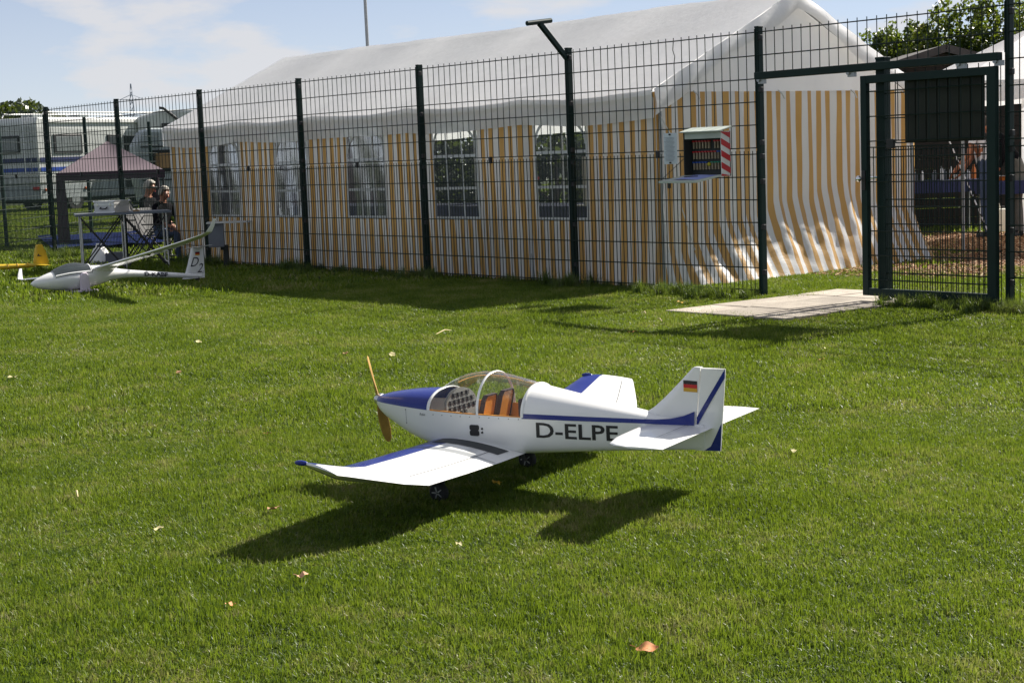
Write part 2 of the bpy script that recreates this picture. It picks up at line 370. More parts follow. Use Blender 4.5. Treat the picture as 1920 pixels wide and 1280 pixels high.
def text_verts(txt, size, bold=0.0, shear=0.0):
    cu = bpy.data.curves.new('t', 'FONT'); cu.body = txt; cu.size = size; cu.offset = bold; cu.shear = shear; cu.resolution_u = 3
    o = bpy.data.objects.new('t', cu); COL.objects.link(o); dg = bpy.context.evaluated_depsgraph_get(); dg.update()
    me = o.evaluated_get(dg).to_mesh(); vs = [(v.co.x, v.co.y) for v in me.vertices]; fs = [tuple(p.vertices) for p in me.polygons]
    o.evaluated_get(dg).to_mesh_clear(); bpy.data.objects.remove(o); bpy.data.curves.remove(cu)
    return vs, fs
def lettering(name, txt, width, height, mapper, mat, parent, bold=0.0, shear=0.0):
    """text scaled to width x height; mapper(u, v) with u, v in 0..width, 0..height -> 3-D; long triangles are cut up so they follow the surface"""
    vs, fs = text_verts(txt, 1.0, bold, shear); xs = [v[0] for v in vs]; ys = [v[1] for v in vs]
    x0, x1, y0, y1 = min(xs), max(xs), min(ys), max(ys)
    bm = bmesh.new(); bv = [bm.verts.new(((x-x0)/(x1-x0), (y-y0)/(y1-y0), 0)) for x, y in vs]
    for f in fs:
        try: bm.faces.new([bv[i] for i in f])
        except ValueError: pass
    for k in range(1, 7): bmesh.ops.bisect_plane(bm, geom=bm.verts[:]+bm.edges[:]+bm.faces[:], plane_co=(0, k/7, 0), plane_no=(0, 1, 0))
    bm.verts.index_update(); vs = [(v.co.x, v.co.y) for v in bm.verts]; fs = [tuple(v.index for v in f.verts) for f in bm.faces]; bm.free()
    mb = MB(); mb.add([mapper(x*width, y*height) for x, y in vs], fs)
    return mb.obj(name, mat, parent)
def interp(tab, x):
    """piecewise smooth table [(x, v)] with x rising"""
    return float(np.interp(x, [a for a, _ in tab], [b for _, b in tab]))

# ================================================================== GROUND
def structure(o): o['kind'] = 'structure'; return o
g = MB(); g.grid(60, 60, lambda u, v: (-900+1500*u if False else (u-0.5)*abs(u-0.5)*4*1300-60, (v-0.5)*abs(v-0.5)*4*1300+20, 0.0))
structure(g.obj('ground', 'soil'))

# paving at the gate
PX0, PX1, PY0, PY1 = -2.22, -0.93, -1.50, 0.68
pv = bpy.data.objects.new('pavement', None); COL.objects.link(pv); pv.location = (PX0, PY0, 0); pv['kind'] = 'structure'
bed = MB(); bed.box(((PX1-PX0)/2, (PY1-PY0)/2, 0.004), (PX1-PX0+0.02, PY1-PY0+0.02, 0.012)); bed.obj('bedding', 'chip_soil', pv)
nx, ny = 3, 4; sw, sh = (PX1-PX0)/nx, (PY1-PY0)/ny
for i in range(nx):
    for j in range(ny):
        b = MB(); off = 0.0
        b.box((0, 0, 0), (sw-0.017, sh-0.017, 0.04))
        o = b.obj('paving_slab', 'slab', pv, bevel=0.004); o.location = ((i+0.5)*sw, (j+0.5)*sh, 0.012+random.uniform(-0.004, 0.004)); o.rotation_euler = (random.uniform(-.006, .006), random.uniform(-.006, .006), random.uniform(-.006, .006))

# bark chips behind the gate
CH = [(-3.55, 3.95), (-0.9, 3.1), (2.0, 4.5), (-2.2, 9.8), (-6.9, 8.3), (-6.1, 6.9)]
cm = MB(); cm.add([(x, y, 0.006) for x, y in CH], [tuple(range(len(CH)))]); structure(cm.obj('bark_chip_ground', 'chip_soil'))
def in_poly(x, y, P):
    c = False; j = len(P)-1
    for i in range(len(P)):
        if (P[i][1] > y) != (P[j][1] > y) and x < (P[j][0]-P[i][0])*(y-P[i][1])/(P[j][1]-P[i][1])+P[i][0]: c = not c
        j = i
    return c

# ------------------------------------------------------------------ scattered stuff (geometry-node instances of small patches)
def proto_collection(name, objs):
    c = bpy.data.collections.new(name)
    for o in objs:
        COL.objects.unlink(o); c.objects.link(o)
    return c
def scatter(name, pts, rots, scl, idx, coll, kind='stuff', label=None):
    me = bpy.data.meshes.new(name); me.from_pydata([tuple(map(float, p)) for p in pts], [], [])
    for nm, ty, arr in (('rotz', 'FLOAT', np.asarray(rots, 'f')), ('idx', 'INT', np.asarray(idx, 'i'))):
        a = me.attributes.new(nm, ty, 'POINT'); a.data.foreach_set('value', arr)
    a = me.attributes.new('scl', 'FLOAT_VECTOR', 'POINT'); a.data.foreach_set('vector', np.asarray(scl, 'f').ravel())
    o = bpy.data.objects.new(name, me); COL.objects.link(o); o['kind'] = kind
    if label: o['label'] = label
    ng = bpy.data.node_groups.new(name+'_nodes', 'GeometryNodeTree')
    ng.interface.new_socket('Geometry', in_out='INPUT', socket_type='NodeSocketGeometry'); ng.interface.new_socket('Geometry', in_out='OUTPUT', socket_type='NodeSocketGeometry')
    N = ng.nodes.new; L = ng.links.new
    gi, go = N('NodeGroupInput'), N('NodeGroupOutput'); ip = N('GeometryNodeInstanceOnPoints'); ci = N('GeometryNodeCollectionInfo')
    ci.inputs['Collection'].default_value = coll; ci.inputs['Separate Children'].default_value = True; ci.inputs['Reset Children'].default_value = True
    def attr(nm, ty):
        n = N('GeometryNodeInputNamedAttribute'); n.data_type = ty; n.inputs['Name'].default_value = nm; return n.outputs['Attribute']
    cx = N('ShaderNodeCombineXYZ'); L(attr('rotz', 'FLOAT'), cx.inputs['Z'])
    L(gi.outputs[0], ip.inputs['Points']); L(ci.outputs[0], ip.inputs['Instance']); ip.inputs['Pick Instance'].default_value = True
    L(attr('idx', 'INT'), ip.inputs['Instance Index']); L(cx.outputs[0], ip.inputs['Rotation']); L(attr('scl', 'FLOAT_VECTOR'), ip.inputs['Scale'])
    L(ip.outputs[0], go.inputs[0])
    md = o.modifiers.new('scatter', 'NODES'); md.node_group = ng
    return o
def blades_mesh(name, n, size, hmin, hmax, wmin, wmax, lean, mat, seed, clump=0.0):
    rg = np.random.default_rng(seed); vs = []; fs = []; tn = []
    for _ in range(n):
        if clump: r = abs(rg.normal(0, clump)); a0 = rg.uniform(0, 6.283); x, y = r*math.cos(a0), r*math.sin(a0)
        else: x, y = rg.uniform(-size/2, size/2, 2)
        h = rg.uniform(hmin, hmax); w = rg.uniform(wmin, wmax); a = rg.uniform(0, 6.283); le = abs(rg.normal(0, lean)); le = min(le, 1.35); dx, dy = math.cos(a), math.sin(a)
        b2 = rg.uniform(0, 6.283); wx, wy = math.cos(b2)*w/2, math.sin(b2)*w/2
        m1 = (x+dx*h*0.45*math.sin(le*0.6), y+dy*h*0.45*math.sin(le*0.6), h*0.5*math.cos(le*0.6))
        tp = (m1[0]+dx*h*0.55*math.sin(le*1.25), m1[1]+dy*h*0.55*math.sin(le*1.25), m1[2]+h*0.5*math.cos(min(le*1.25, 1.62)))
        o = len(vs); vs += [(x-wx, y-wy, 0), (x+wx, y+wy, 0), (m1[0]+wx*0.9, m1[1]+wy*0.9, m1[2]), (m1[0]-wx*0.9, m1[1]-wy*0.9, m1[2]), tp]
        fs += [(o, o+1, o+2, o+3), (o+3, o+2, o+4)]; t = rg.beta(1.6, 1.9) if rg.random() > 0.05 else 1.0; tn += [t]*5
    me = bpy.data.meshes.new(name); me.from_pydata(vs, [], fs); me.materials.append(M[mat])
    at = me.attributes.new('tint', 'FLOAT', 'POINT'); at.data.foreach_set('value', np.array(tn, 'f')); me.shade_smooth()
    o = bpy.data.objects.new(name, me); COL.objects.link(o); return o
near_c = proto_collection('grass_near', [blades_mesh('grass_patch', 800, 0.26, 0.010, 0.034, 0.0020, 0.0044, 1.2, 'grass', 100+i) for i in range(6)])
mid_c = proto_collection('grass_mid', [blades_mesh('grass_patch_mid', 600, 0.34, 0.016, 0.044, 0.0034, 0.0062, 1.2, 'grass', 200+i) for i in range(5)])
far_c = proto_collection('grass_far', [blades_mesh('grass_patch_far', 500, 1.1, 0.03, 0.075, 0.010, 0.022, 0.7, 'grass', 300+i) for i in range(4)])
tall_c = proto_collection('grass_tall', [blades_mesh('grass_tuft', 150, 0.2, 0.08, 0.24, 0.004, 0.008, 0.6, 'weed', 400+i, clump=0.055) for i in range(5)])
VA = math.atan2(FW[1], FW[0])
TX0, TX1, TY0, TY1 = -13.83, -4.0, 0.2, 4.2
def lawn_ok(x, y):
    e_ = 0.02+0.07*(0.5+0.5*math.sin(x*9+math.sin(y*7)*2))
    if PX0+e_ < x < PX1-e_ and PY0+e_ < y < PY1-e_: return False
    if TX0 < x < TX1+0.15 and TY0+0.05 < y < TY1: return False
    if in_poly(x, y, CH): return False
    return True
def sector(r0, r1, half, dens):
    st = 1/math.sqrt(dens); k = int(r1/st)+2; G_ = np.arange(-k, k+1)*st; X, Y = np.meshgrid(G_, G_); X = X.ravel()+RNG.uniform(-.5, .5, X.size)*st; Y = Y.ravel()+RNG.uniform(-.5, .5, Y.size)*st
    r = np.hypot(X, Y); a = (np.arctan2(Y, X)-VA+math.pi) % (2*math.pi)-math.pi; m = (r > r0) & (r < r1) & (np.abs(a) < half)
    return [(x, y) for x, y in zip(X[m]+CAM[0], Y[m]+CAM[1]) if lawn_ok(x, y)]
def lawn(name, r0, r1, half, dens, coll, k, s0, s1, label):
    P = sector(r0, r1, half, dens); n = len(P); s = RNG.uniform(s0, s1, n); A_ = np.array(P)
    lf_ = np.sin(A_[:, 0]*2.3+1.7*np.sin(A_[:, 1]*1.9))*0.5+np.sin(A_[:, 1]*3.7+2.1*np.sin(A_[:, 0]*2.9))*0.5; sz = RNG.uniform(0.7, 1.15, n)*(1+0.32*lf_)
    return scatter(name, [(x, y, 0.0) for x, y in P], RNG.uniform(0, 6.28, n), np.stack([s, s, sz], 1), RNG.integers(0, k, n), coll, label=label)
lawn('lawn_grass', 3.3, 8.2, R(26), 62, near_c, 6, 0.9, 1.15, 'short mown green grass of the lawn round the white and blue model aeroplane')
lawn('lawn_grass', 8.2, 17.5, R(23), 30, mid_c, 5, 0.9, 1.2, 'short mown green grass of the lawn between the aeroplane and the fence')
lawn('lawn_grass', 17.5, 70, R(21), 2.4, far_c, 4, 0.9, 1.2, 'rough green grass of the field beyond the fence')
# tall grass left by the mower along the fence
tp = []
for i in range(230):
    x = random.uniform(-18, 1.2)
    if -2.38 < x < -0.98: continue
    tp.append((x, random.gauss(-0.02, 0.07), 0, random.uniform(0.22, 0.55)))
for cx, cy, sp, n, s in ((-2.95, -0.30, 0.22, 22, 0.68), (-3.7, -0.1, 0.22, 10, 0.5), (-0.72, -0.16, 0.10, 16, 0.6), (-0.4, -0.12, 0.22, 24, 0.6), (0.1, -0.10, 0.22, 20, 0.6), (-5.0, -0.12, 0.13, 9, 0.8), (-7.55, -0.12, 0.13, 7, 0.7), (-10.1, -0.12, 0.14, 8, 0.8), (-12.6, -0.15, 0.3, 14, 0.9), (-17.0, -0.3, 0.4, 16, 1.0), (-2.48, 0.15, 0.06, 5, 0.4)):
    for _ in range(n): tp.append((random.gauss(cx, sp), random.gauss(cy, sp*0.5), 0, s*random.uniform(0.6, 1.15)))
n = len(tp)
scatter('tall_grass', [p[:3] for p in tp], RNG.uniform(0, 6.28, n), [(p[3],)*3 for p in tp], RNG.integers(0, 5, n), tall_c, label='tufts of uncut grass along the foot of the green fence')
# chips
def chip_patch(name, seed):
    rg = np.random.default_rng(seed); mb = MB(); tn = []
    for _ in range(170):
        x, y = rg.uniform(-0.3, 0.3, 2); L, w, h = rg.uniform(0.02, 0.06), rg.uniform(0.008, 0.02), rg.uniform(0.003, 0.006)
        Rm = Matrix.Rotation(rg.uniform(0, 6.28), 3, 'Z') @ Matrix.Rotation(rg.uniform(-.5, .5), 3, 'Y'); mb.box((x, y, 0.012+rg.uniform(0, .012)), (L, w, h), Rm=Rm); tn += [rg.random()]*8
    o = mb.obj(name, 'chips'); at = o.data.attributes.new('tint', 'FLOAT', 'POINT'); at.data.foreach_set('value', np.array(tn, 'f')); return o
chip_c = proto_collection('chip_patches', [chip_patch('chip_patch', 500+i) for i in range(3)])
cp = [(random.uniform(-7, 2.2), random.uniform(2.9, 9.9)) for _ in range(900)]; cp = [p for p in cp if in_poly(*p, CH)]
for _ in range(40): cp.append((random.gauss(-2.6, 0.8), random.gauss(3.2, 0.35)))
n = len(cp)
scatter('bark_chips', [(x, y, 0) for x, y in cp], RNG.uniform(0, 6.28, n), [(1, 1, 1)]*n, RNG.integers(0, 3, n), chip_c, label='orange brown bark chips spread on the ground behind the gate')

# ================================================================== FENCE
S = 2.52; ZB = 0.06
def post_x(i): return -(7-i)*S
def wire(mb, a, b, r, n=5): mb.tube([a, b], r, n, cap=False)
def panel_meshes(L, z0, gaps, step, top_stub, bot_stub=0.0, wob=None):
    mb = MB(); z1 = z0+gaps*0.2; m = round(L/step)
    for k in range(gaps+1):
        z = z0+0.2*k
        for yy in (-0.007, 0.007): wire(mb, (0.0, yy, z), (L, yy, z), 0.0050)
    for k in range(m+1):
        x = (k+0.0)*L/m
        if wob is not None and k == wob:
            mb.tube([(x, 0, z0-bot_stub), (x, 0, z1-0.21), (x+0.006, 0, z1-0.17), (x+0.012, 0, z1-0.14), (x-0.012, 0, z1-0.08), (x-0.004, 0, z1-0.02), (x, 0, z1+top_stub)], 0.0042, 5, cap=False); continue
        wire(mb, (x, 0, z0-bot_stub), (x, 0, z1+top_stub), 0.0042)
    return mb
FEN = thing('mesh_fence', 'tall dark green steel mesh fence in front of the striped marquee', 'fence', (post_x(0), 0, 0))
fx = post_x(0)
PW = 0.062
def fence_post(parent, x, y, h, gate=False):
    p = MB(); p.box((x, y, h/2-0.05), (0.042, PW, h+0.1)); o = p.obj('post', 'fence', parent, bevel=0.004)
    c = MB(); c.box((x, y, h+0.006), (0.048, PW+0.006, 0.016)); c.obj('post_cap', 'fence', o, bevel=0.004)
    for z in (0.22, 0.62, 1.02, 1.24, 1.36, 1.82, 2.27):
        if z < h: k = MB(); k.box((x+0.03, y-0.016, z), (0.036, 0.034, 0.045)); k.obj('clamp', 'black', o, bevel=0.004)
    return o
for i in range(-1, 9): fence_post(FEN, post_x(i)-fx, 0.038, 2.355)
low = panel_meshes(S-0.03, ZB, 6, 0.05, 0.03, 0.03); upp = panel_meshes(S-0.03, ZB+1.255, 5, 0.1, 0.03); upw = panel_meshes(S-0.03, ZB+1.255, 5, 0.1, 0.03, wob=15)
lo = lw = None
for i in range(-1, 8):
    x = post_x(i)-fx+0.015
    src = upw if i == 5 else upp
    if i == 6:                                                    # above the gate only two rows of mesh
        mb = MB(); L = S-0.03
        for z in (2.115, 2.315):
            for yy in (-0.007, 0.007): wire(mb, (0, yy, z), (L, yy, z), 0.0050)
        for k in range(26): wire(mb, (k*L/25, 0, 1.965), (k*L/25, 0, 2.345), 0.0042)
        o = mb.obj('wire_panel', 'fence_wire', FEN, kind='stuff'); o.location = (x, 0, 0)
        mb = MB(); L2 = 1.08
        for z in [ZB+0.2*k for k in range(7)]+[ZB+1.255+0.2*k for k in range(4)]:
            for yy in (-0.007, 0.007): wire(mb, (0, yy, z), (L2, yy, z), 0.0050)
        for k in range(23): wire(mb, (k*L2/22, 0, 0.03), (k*L2/22, 0, 1.29), 0.0042)
        for k in range(12): wire(mb, (k*L2/11, 0, 1.315), (k*L2/11, 0, 1.90), 0.0042)
        o = mb.obj('wire_panel', 'fence_wire', FEN, kind='stuff'); o.location = (-1.13-fx, 0, 0)
        continue
    for mb, key in ((low, 'l'), (src, 'w' if src is upw else 'u')):
        o = mb.obj('wire_panel', 'fence_wire', FEN, kind='stuff'); o.location = (x, 0, 0)
    b = MB(); b.box((x+S*0.5, -0.012, ZB+1.228), (0.034, 0.03, 0.07)); b.obj('joining_clip', 'black', FEN, bevel=0.003)
# sliding gate: side post and overhead rail belong to the fence, the leaf is a thing
gp = MB(); gp.box((-1.17-fx, 0.02, 0.98), (0.085, 0.085, 2.02)); gpo = gp.obj('gate_post', 'fence', FEN, bevel=0.004)
gc = MB(); gc.box((-1.17-fx, 0.02, 2.0), (0.092, 0.092, 0.02)); gc.obj('post_cap', 'fence', gpo, bevel=0.004)
rl = MB(); rl.box((-1.24-fx, -0.062, 1.935), (2.45, 0.07, 0.062)); rlo = rl.obj('gate_rail', 'fence', FEN, bevel=0.005)
for x in (-2.40, -1.42, -0.35, -0.02):
    h = MB(); h.box((x-fx, -0.062, 1.885), (0.07, 0.03, 0.04)); h.cyl((x-fx-0.025, -0.09, 1.90), (x-fx-0.025, -0.03, 1.90), 0.018, n=10); h.obj('roller', 'steel_tube', rlo)
GT = thing('sliding_gate', 'open green steel sliding gate leaf with mesh infill hanging from its rail', 'gate', (-1.32, -0.062, 0.0))
GW, G0, G1 = 1.27, 0.075, 1.865
for nm, c, sz in (('frame_stile', (0.03, 0, (G0+G1)/2), (0.06, 0.05, G1-G0)), ('frame_stile', (GW-0.03, 0, (G0+G1)/2), (0.08, 0.05, G1-G0)), ('frame_rail', (GW/2, 0, G0+0.03), (GW-0.12, 0.048, 0.06)), ('frame_rail', (GW/2, 0, G1-0.032), (GW-0.12, 0.048, 0.064))):
    b = MB(); b.box(c, sz); b.obj(nm, 'fence', GT, bevel=0.004)
mb = MB()
for z in [G0+0.13+0.2*k for k in range(6)]+[1.285, 1.335, 1.535, 1.735]:
    for yy in (-0.007, 0.007): wire(mb, (0.06, yy, z), (GW-0.07, yy, z), 0.0050)
for k in range(1, 23): wire(mb, (0.06+k*0.0497, 0, G0+0.06), (0.06+k*0.0497, 0, 1.285), 0.0042)
for k in range(1, 12): wire(mb, (0.06+k*0.0994, 0, 1.335), (0.06+k*0.0994, 0, G1-0.06), 0.0042)
mb.obj('wire_panel', 'fence_wire', GT, kind='stuff')
b = MB(); b.box((0.30, -0.02, 1.31), (0.07, 0.03, 0.075)); b.obj('joining_clip', 'black', GT, bevel=0.004)
b = MB(); b.box((0.03, -0.03, 1.02), (0.035, 0.012, 0.16)); lk = b.obj('lock_plate', 'dark_metal', GT)
b = MB(); b.cyl((0.02, -0.03, 1.035), (0.02, -0.075, 1.035), 0.010); b.ball((0.02, -0.085, 1.035), 0.026); b.obj('knob', 'chrome', lk, smooth=True)
b = MB(); b.tube([(0.045, 0.03, 1.04), (0.045, 0.085, 1.04), (0.07, 0.09, 1.04), (0.15, 0.09, 1.04)], 0.009, 8); b.ball((0.155, 0.09, 1.04), 0.020); b.obj('lever', 'chrome', lk, smooth=True)
bd = thing('hanging_board', 'dark greenish board hung behind the mesh of the sliding gate', 'board', (-0.93, -0.02, 1.315))
b = MB(); b.box((0.37, 0.012, 0.265), (0.74, 0.018, 0.53)); b.obj('backing', 'dark_board', bd, bevel=0.003)
for k in range(7):
    b = MB(); b.box((0.06+k*0.103, -0.002, 0.265), (0.092, 0.008, 0.525)); b.obj('slat', 'dark_board', bd, bevel=0.002)
# slanted arm with cross bar on one post
ax = post_x(5)
A1 = Vector((ax-fx, -0.325, 2.60)); b = MB(); b.beam((ax-fx, 0.03, 2.25), A1, 0.045, 0.045); arm = b.obj('slanted_arm', 'fence', FEN, bevel=0.003)
b = MB(); b.cyl(A1+Vector((0.0, -0.16, -0.005)), A1+Vector((0.0, 0.15, 0.03)), 0.024, n=10); b.obj('cross_bar', 'fence', arm, smooth=True)

# second fence in the field
F2a = gnd(83, 455); F2b = gnd(17, 466); d2 = Vector(F2a-F2b); d2.z = 0; d2.normalize(); ang2 = math.atan2(d2.y, d2.x)
F2 = thing('mesh_fence', 'plain green mesh fence crossing the field behind the purple canopy', 'fence', tuple(F2a-np.array(d2)*5.0*1.0), ang2)
for k in range(6):
    p = MB(); p.box((k*2.52+0.55, 0.03, 1.2), (0.06, 0.06, 2.5)); p.obj('post', 'fence', F2, bevel=0.004)
    mb = MB()
    for j in range(11):
        wire(mb, (k*2.52+0.55, 0, 0.1+0.2*j), (k*2.52+3.05, 0, 0.1+0.2*j), 0.006, 4)
    for j in range(50): wire(mb, (k*2.52+0.55+j*0.05, 0, 0.08), (k*2.52+0.55+j*0.05, 0, 2.2), 0.0026, 3)
    mb.obj('wire_panel', 'fence_wire', F2, kind='stuff')

# ================================================================== MARQUEE
EZ, RZ_, YM = 1.905, 2.90, 2.2
TENT = thing('marquee', 'long white marquee with yellow and white striped side walls and arched windows', 'tent', (TX0, TY0, 0))
TO = (TX0, TY0, 0)
LEGX = [TX0+(TX1-TX0)*k/5 for k in range(6)]
def nz(x, y, k=1.0, s=0): return math.sin(x*3.1*k+s)*0.5+math.sin(x*7.3*k+y*2.1+s*2)*0.3+math.sin(x*13.7*k-y*5.3+s)*0.2
def bay(X):
    t = (X-TX0)/(TX1-TX0)*5; f = t-math.floor(min(t, 4.9999)); return math.sin(math.pi*min(max(f, 0), 1))
def roof_pt(X, s):            # s: 0 front eave .. 1 ridge .. 2 back eave
    t = s if s <= 1 else 2-s
    z = EZ+(RZ_+0.008*math.sin(X*0.9)-EZ)*t; sag = bay(X)*(0.008+0.030*(1-t)+0.05*math.sin(math.pi*t)); z -= sag
    z += 0.006*nz(X*1.7, t*3)
    w = YM-TY0+0.07; Y = YM-w*(1-t) if s <= 1 else YM+w*(1-t)
    if t < 0.04: z -= 0.0
    return (X, Y, z)
rb = MB(); rb.grid(100, 48, lambda u, v: roof_pt(TX0-0.05+(TX1-TX0+0.10)*u, 2*v), uv=lambda u, v: (u*9.8, v*4))
rb.obj('roof', 'tent_white', TENT, smooth=True, org=TO)
def eave_z(X): return roof_pt(X, 0.0)[2]
def valance(yo, sgn, name):
    def fn(u, v):
        X = TX0-0.05+(TX1-TX0+0.10)*u; z0 = eave_z(X); drop = (0.275+0.012*math.sin(X*2.3)-0.8*(EZ-z0)*0.5)
        bul = 0.028*math.sin(min(v*3.2, 1)*math.pi)*1.0+0.018*nz(X*1.3, v*2, 1, 2)*v
        return (X, yo-sgn*(bul+0.002), z0-drop*v)
    b = MB(); b.grid(110, 10, fn, uv=lambda u, v: (u*9.8, v)); return b.obj(name, 'tent_white', TENT, smooth=True, org=TO)
valance(TY0-0.07, 1, 'front_valance'); valance(TY1+0.07, -1, 'rear_valance')
# frame
for X in LEGX:
    for Y in (TY0+0.06, TY1-0.06):
        b = MB(); b.cyl((X, Y, 0), (X, Y, EZ-0.06), 0.019, n=10); b.obj('leg', 'steel_tube', TENT, smooth=True, org=TO)
    b = MB(); b.tube([(X, TY0+0.06, EZ-0.06), (X, YM, RZ_-0.10), (X, TY1-0.06, EZ-0.06)], 0.019, 10); b.obj('rafter', 'steel_tube', TENT, smooth=True, org=TO)
for Y, z in ((TY0+0.06, EZ-0.07), (YM, RZ_-0.12), (TY1-0.06, EZ-0.07)):
    b = MB(); b.cyl((TX0+0.03, Y, z), (TX1-0.03, Y, z), 0.018, n=8); b.obj('purlin', 'steel_tube', TENT, smooth=True, org=TO)
# long walls with window openings
WIN = [-12.33, -10.60, -8.92, -7.19, -5.40]; WW, WZ0, WZ1 = 0.80, 0.655, 1.745
edges = [TX0, -11.75, -9.93, -7.98, -6.0, TX1]
def wall_y(X, z, base, s): 
    k = 1-min(z/1.9, 1); return base+s*(0.020*math.sin(X*2*math.pi/0.46+0.8*math.sin(X*1.9))*(0.35+0.65*k)+0.018*nz(X*2.0, z, 1, 1)*(0.4+k)+0.05*k*k*math.sin(X*0.8+1))
def long_wall(Y, s, nm):
    for e0, e1, wc in zip(edges[:-1], edges[1:], WIN):
        if s < 0 and wc < -6: continue
        xs = sorted(set([round(v, 4) for v in list(np.linspace(e0, wc-WW/2, 14))+list(np.linspace(wc-WW/2, wc+WW/2, 16))+list(np.linspace(wc+WW/2, e1, 14))]))
        zs = sorted(set([round(v, 4) for v in list(np.linspace(0.0, WZ0, 11))+list(np.linspace(WZ0, WZ1, 14))+list(np.linspace(WZ1, 1.88, 3))]))
        nu, nv = len(xs)-1, len(zs)-1; b = MB()
        ins = lambda i, j: wc-WW/2-1e-3 < xs[i] and xs[i+1] < wc+WW/2+1e-3 and WZ0-1e-3 < zs[j] and zs[j+1] < WZ1+1e-3
        b.grid(nu, nv, lambda u, v: (xs[round(u*nu)], wall_y(xs[round(u*nu)], zs[round(v*nv)], Y, s), zs[round(v*nv)]+(0.02*nz(xs[round(u*nu)]*2, 0) if v == 0 else 0)), skip=ins, uv=lambda u, v: (xs[round(u*nu)]*(1.0), zs[round(v*nv)]))
        wl_ = b.obj('wall_panel', 'tent_stripe', TENT, smooth=True, org=TO)
        p = MB(); p.grid(10, 12, lambda u, v: (wc-WW/2+WW*u, wall_y(wc-WW/2+WW*u, WZ0+(WZ1-WZ0)*v, Y, s)+0.004*math.sin(u*9+v*7), WZ0+(WZ1-WZ0)*v))
        w = p.obj('window', 'pvc', wl_, smooth=True, org=TO)
        if s < 0: continue
        f = MB(); yy = lambda x, z: wall_y(x, z, Y, s)-0.008
        def strip(pts, wd):
            for (xa, za), (xb, zb) in zip(pts[:-1], pts[1:]):
                dx, dz = xb-xa, zb-za; L = math.hypot(dx, dz) or 1; nx_, nz_ = -dz/L*wd/2, dx/L*wd/2
                f.add([(xa-nx_, yy(xa, za), za-nz_), (xb-nx_, yy(xb, zb), zb-nz_), (xb+nx_, yy(xb, zb), zb+nz_), (xa+nx_, yy(xa, za), za+nz_)], [(0, 1, 2, 3)])
        zar = 1.42
        strip([(wc+WW/2*0.96*math.cos(t), zar+0.29*math.sin(t)) for t in np.linspace(0, math.pi, 19)], 0.034)
        for k in (-1, 1): strip([(wc+k*WW/6, z) for z in np.linspace(WZ0, zar+0.27, 10)], 0.022)
        for z in (1.345, 0.99): strip([(x, z) for x in np.linspace(wc-WW/2, wc+WW/2, 9)], 0.030)
        for k in (-1, 1): strip([(wc+k*(WW/2-0.008), z) for z in np.linspace(WZ0, WZ1, 10)], 0.030)
        strip([(x, WZ0+0.008) for x in np.linspace(wc-WW/2, wc+WW/2, 9)], 0.030)
        f.obj('glazing_bars', 'white_plastic', wl_, org=TO)
long_wall(TY0, 1, 'front'); long_wall(TY1, -1, 'back')
# gable walls
base_tab = [(0.2, -3.99), (0.45, -3.86), (1.0, -3.72), (1.5, -3.68), (2.2, -3.72), (3.0, -3.75), (4.2, -3.72)]
flare_tab = [(0.2, 0.30), (0.8, 0.45), (1.4, 0.66), (2.0, 0.74), (2.8, 0.90), (3.5, 0.76), (4.2, 0.58)]
def gable_fn(Y, z):
    zf = interp(flare_tab, Y)+0.05*math.sin(Y*7)+0.03*math.sin(Y*17+1); xb = interp(base_tab, Y)
    x = TX1-0.02+0.012*math.sin(Y*11)+0.010*math.sin(Y*23+z*2)
    if z < zf:
        t = 1-z/zf; amp = (xb-TX1)
        x += amp*(t**1.28)+0.0055*t*(1.2-t)*2*(math.sin(Y*21+z*14)+0.7*math.sin(Y*37-z*23)+0.5*math.sin(z*31+Y*6))
    return x
b = MB(); b.grid(110, 56, lambda u, v: (gable_fn(TY0+4.0*u, 1.88*v**1.3), TY0+4.0*u, 1.88*v**1.3), uv=lambda u, v: (4.0*u+0.03, v))
b.obj('gable_wall', 'tent_stripe', TENT, smooth=True, org=TO)
b = MB()
def gab(u, v):
    Y = TY0-0.0+4.0*u; top = EZ+(RZ_-EZ)*(1-abs(Y-YM)/2.0)-0.06; z = 1.88+(max(top, 1.885)-1.88)*v; return (TX1-0.03+0.012*math.sin(Y*6+z*3), Y, z)
b.grid(40, 12, gab, uv=lambda u, v: (u, v)); b.obj('gable_triangle', 'tent_white', TENT, smooth=True, org=TO)
b = MB(); b.grid(40, 12, lambda u, v: (TX0+0.03, gab(u, v)[1], gab(u, v)[2]), uv=lambda u, v: (u, v)); b.obj('gable_triangle', 'tent_white', TENT, smooth=True, org=TO)
b = MB(); b.grid(60, 10, lambda u, v: (TX0+0.02+0.015*math.sin(u*40), TY0+4*u, 1.88*v), uv=lambda u, v: (4*u, v)); b.obj('darkening_end_wall', 'purple_dark', TENT, smooth=True, org=TO)  # opaque dark cloth added at this end to dim the view through the windows
for Xg, sg in ((TX1+0.05, 1), (TX0-0.05, -1)):
    def gv(u, v):
        s = 2*u; X, Y, z = roof_pt(Xg, s); t = 1-abs(s-1); dr = 0.19+0.03*math.sin(u*19)+0.06*(1-t)**4
        return (Xg+sg*(0.012+0.022*math.sin(v*2.6)+0.008*math.sin(u*55+v*3)), Y, z-dr*v)
    b = MB(); b.grid(80, 6, gv, uv=lambda u, v: (u, v)); b.obj('gable_valance', 'tent_white', TENT, smooth=True, org=TO)
for Y in (0.72, 1.95, 3.1, 3.95):
    b = MB(); b.tube([(TX1+0.0, Y, 1.89), (TX1+0.03, Y+0.03, 1.85), (TX1+0.035, Y+0.06, 1.80)], 0.007, 6); b.obj('tie_loop', 'white_plastic', TENT, org=TO)
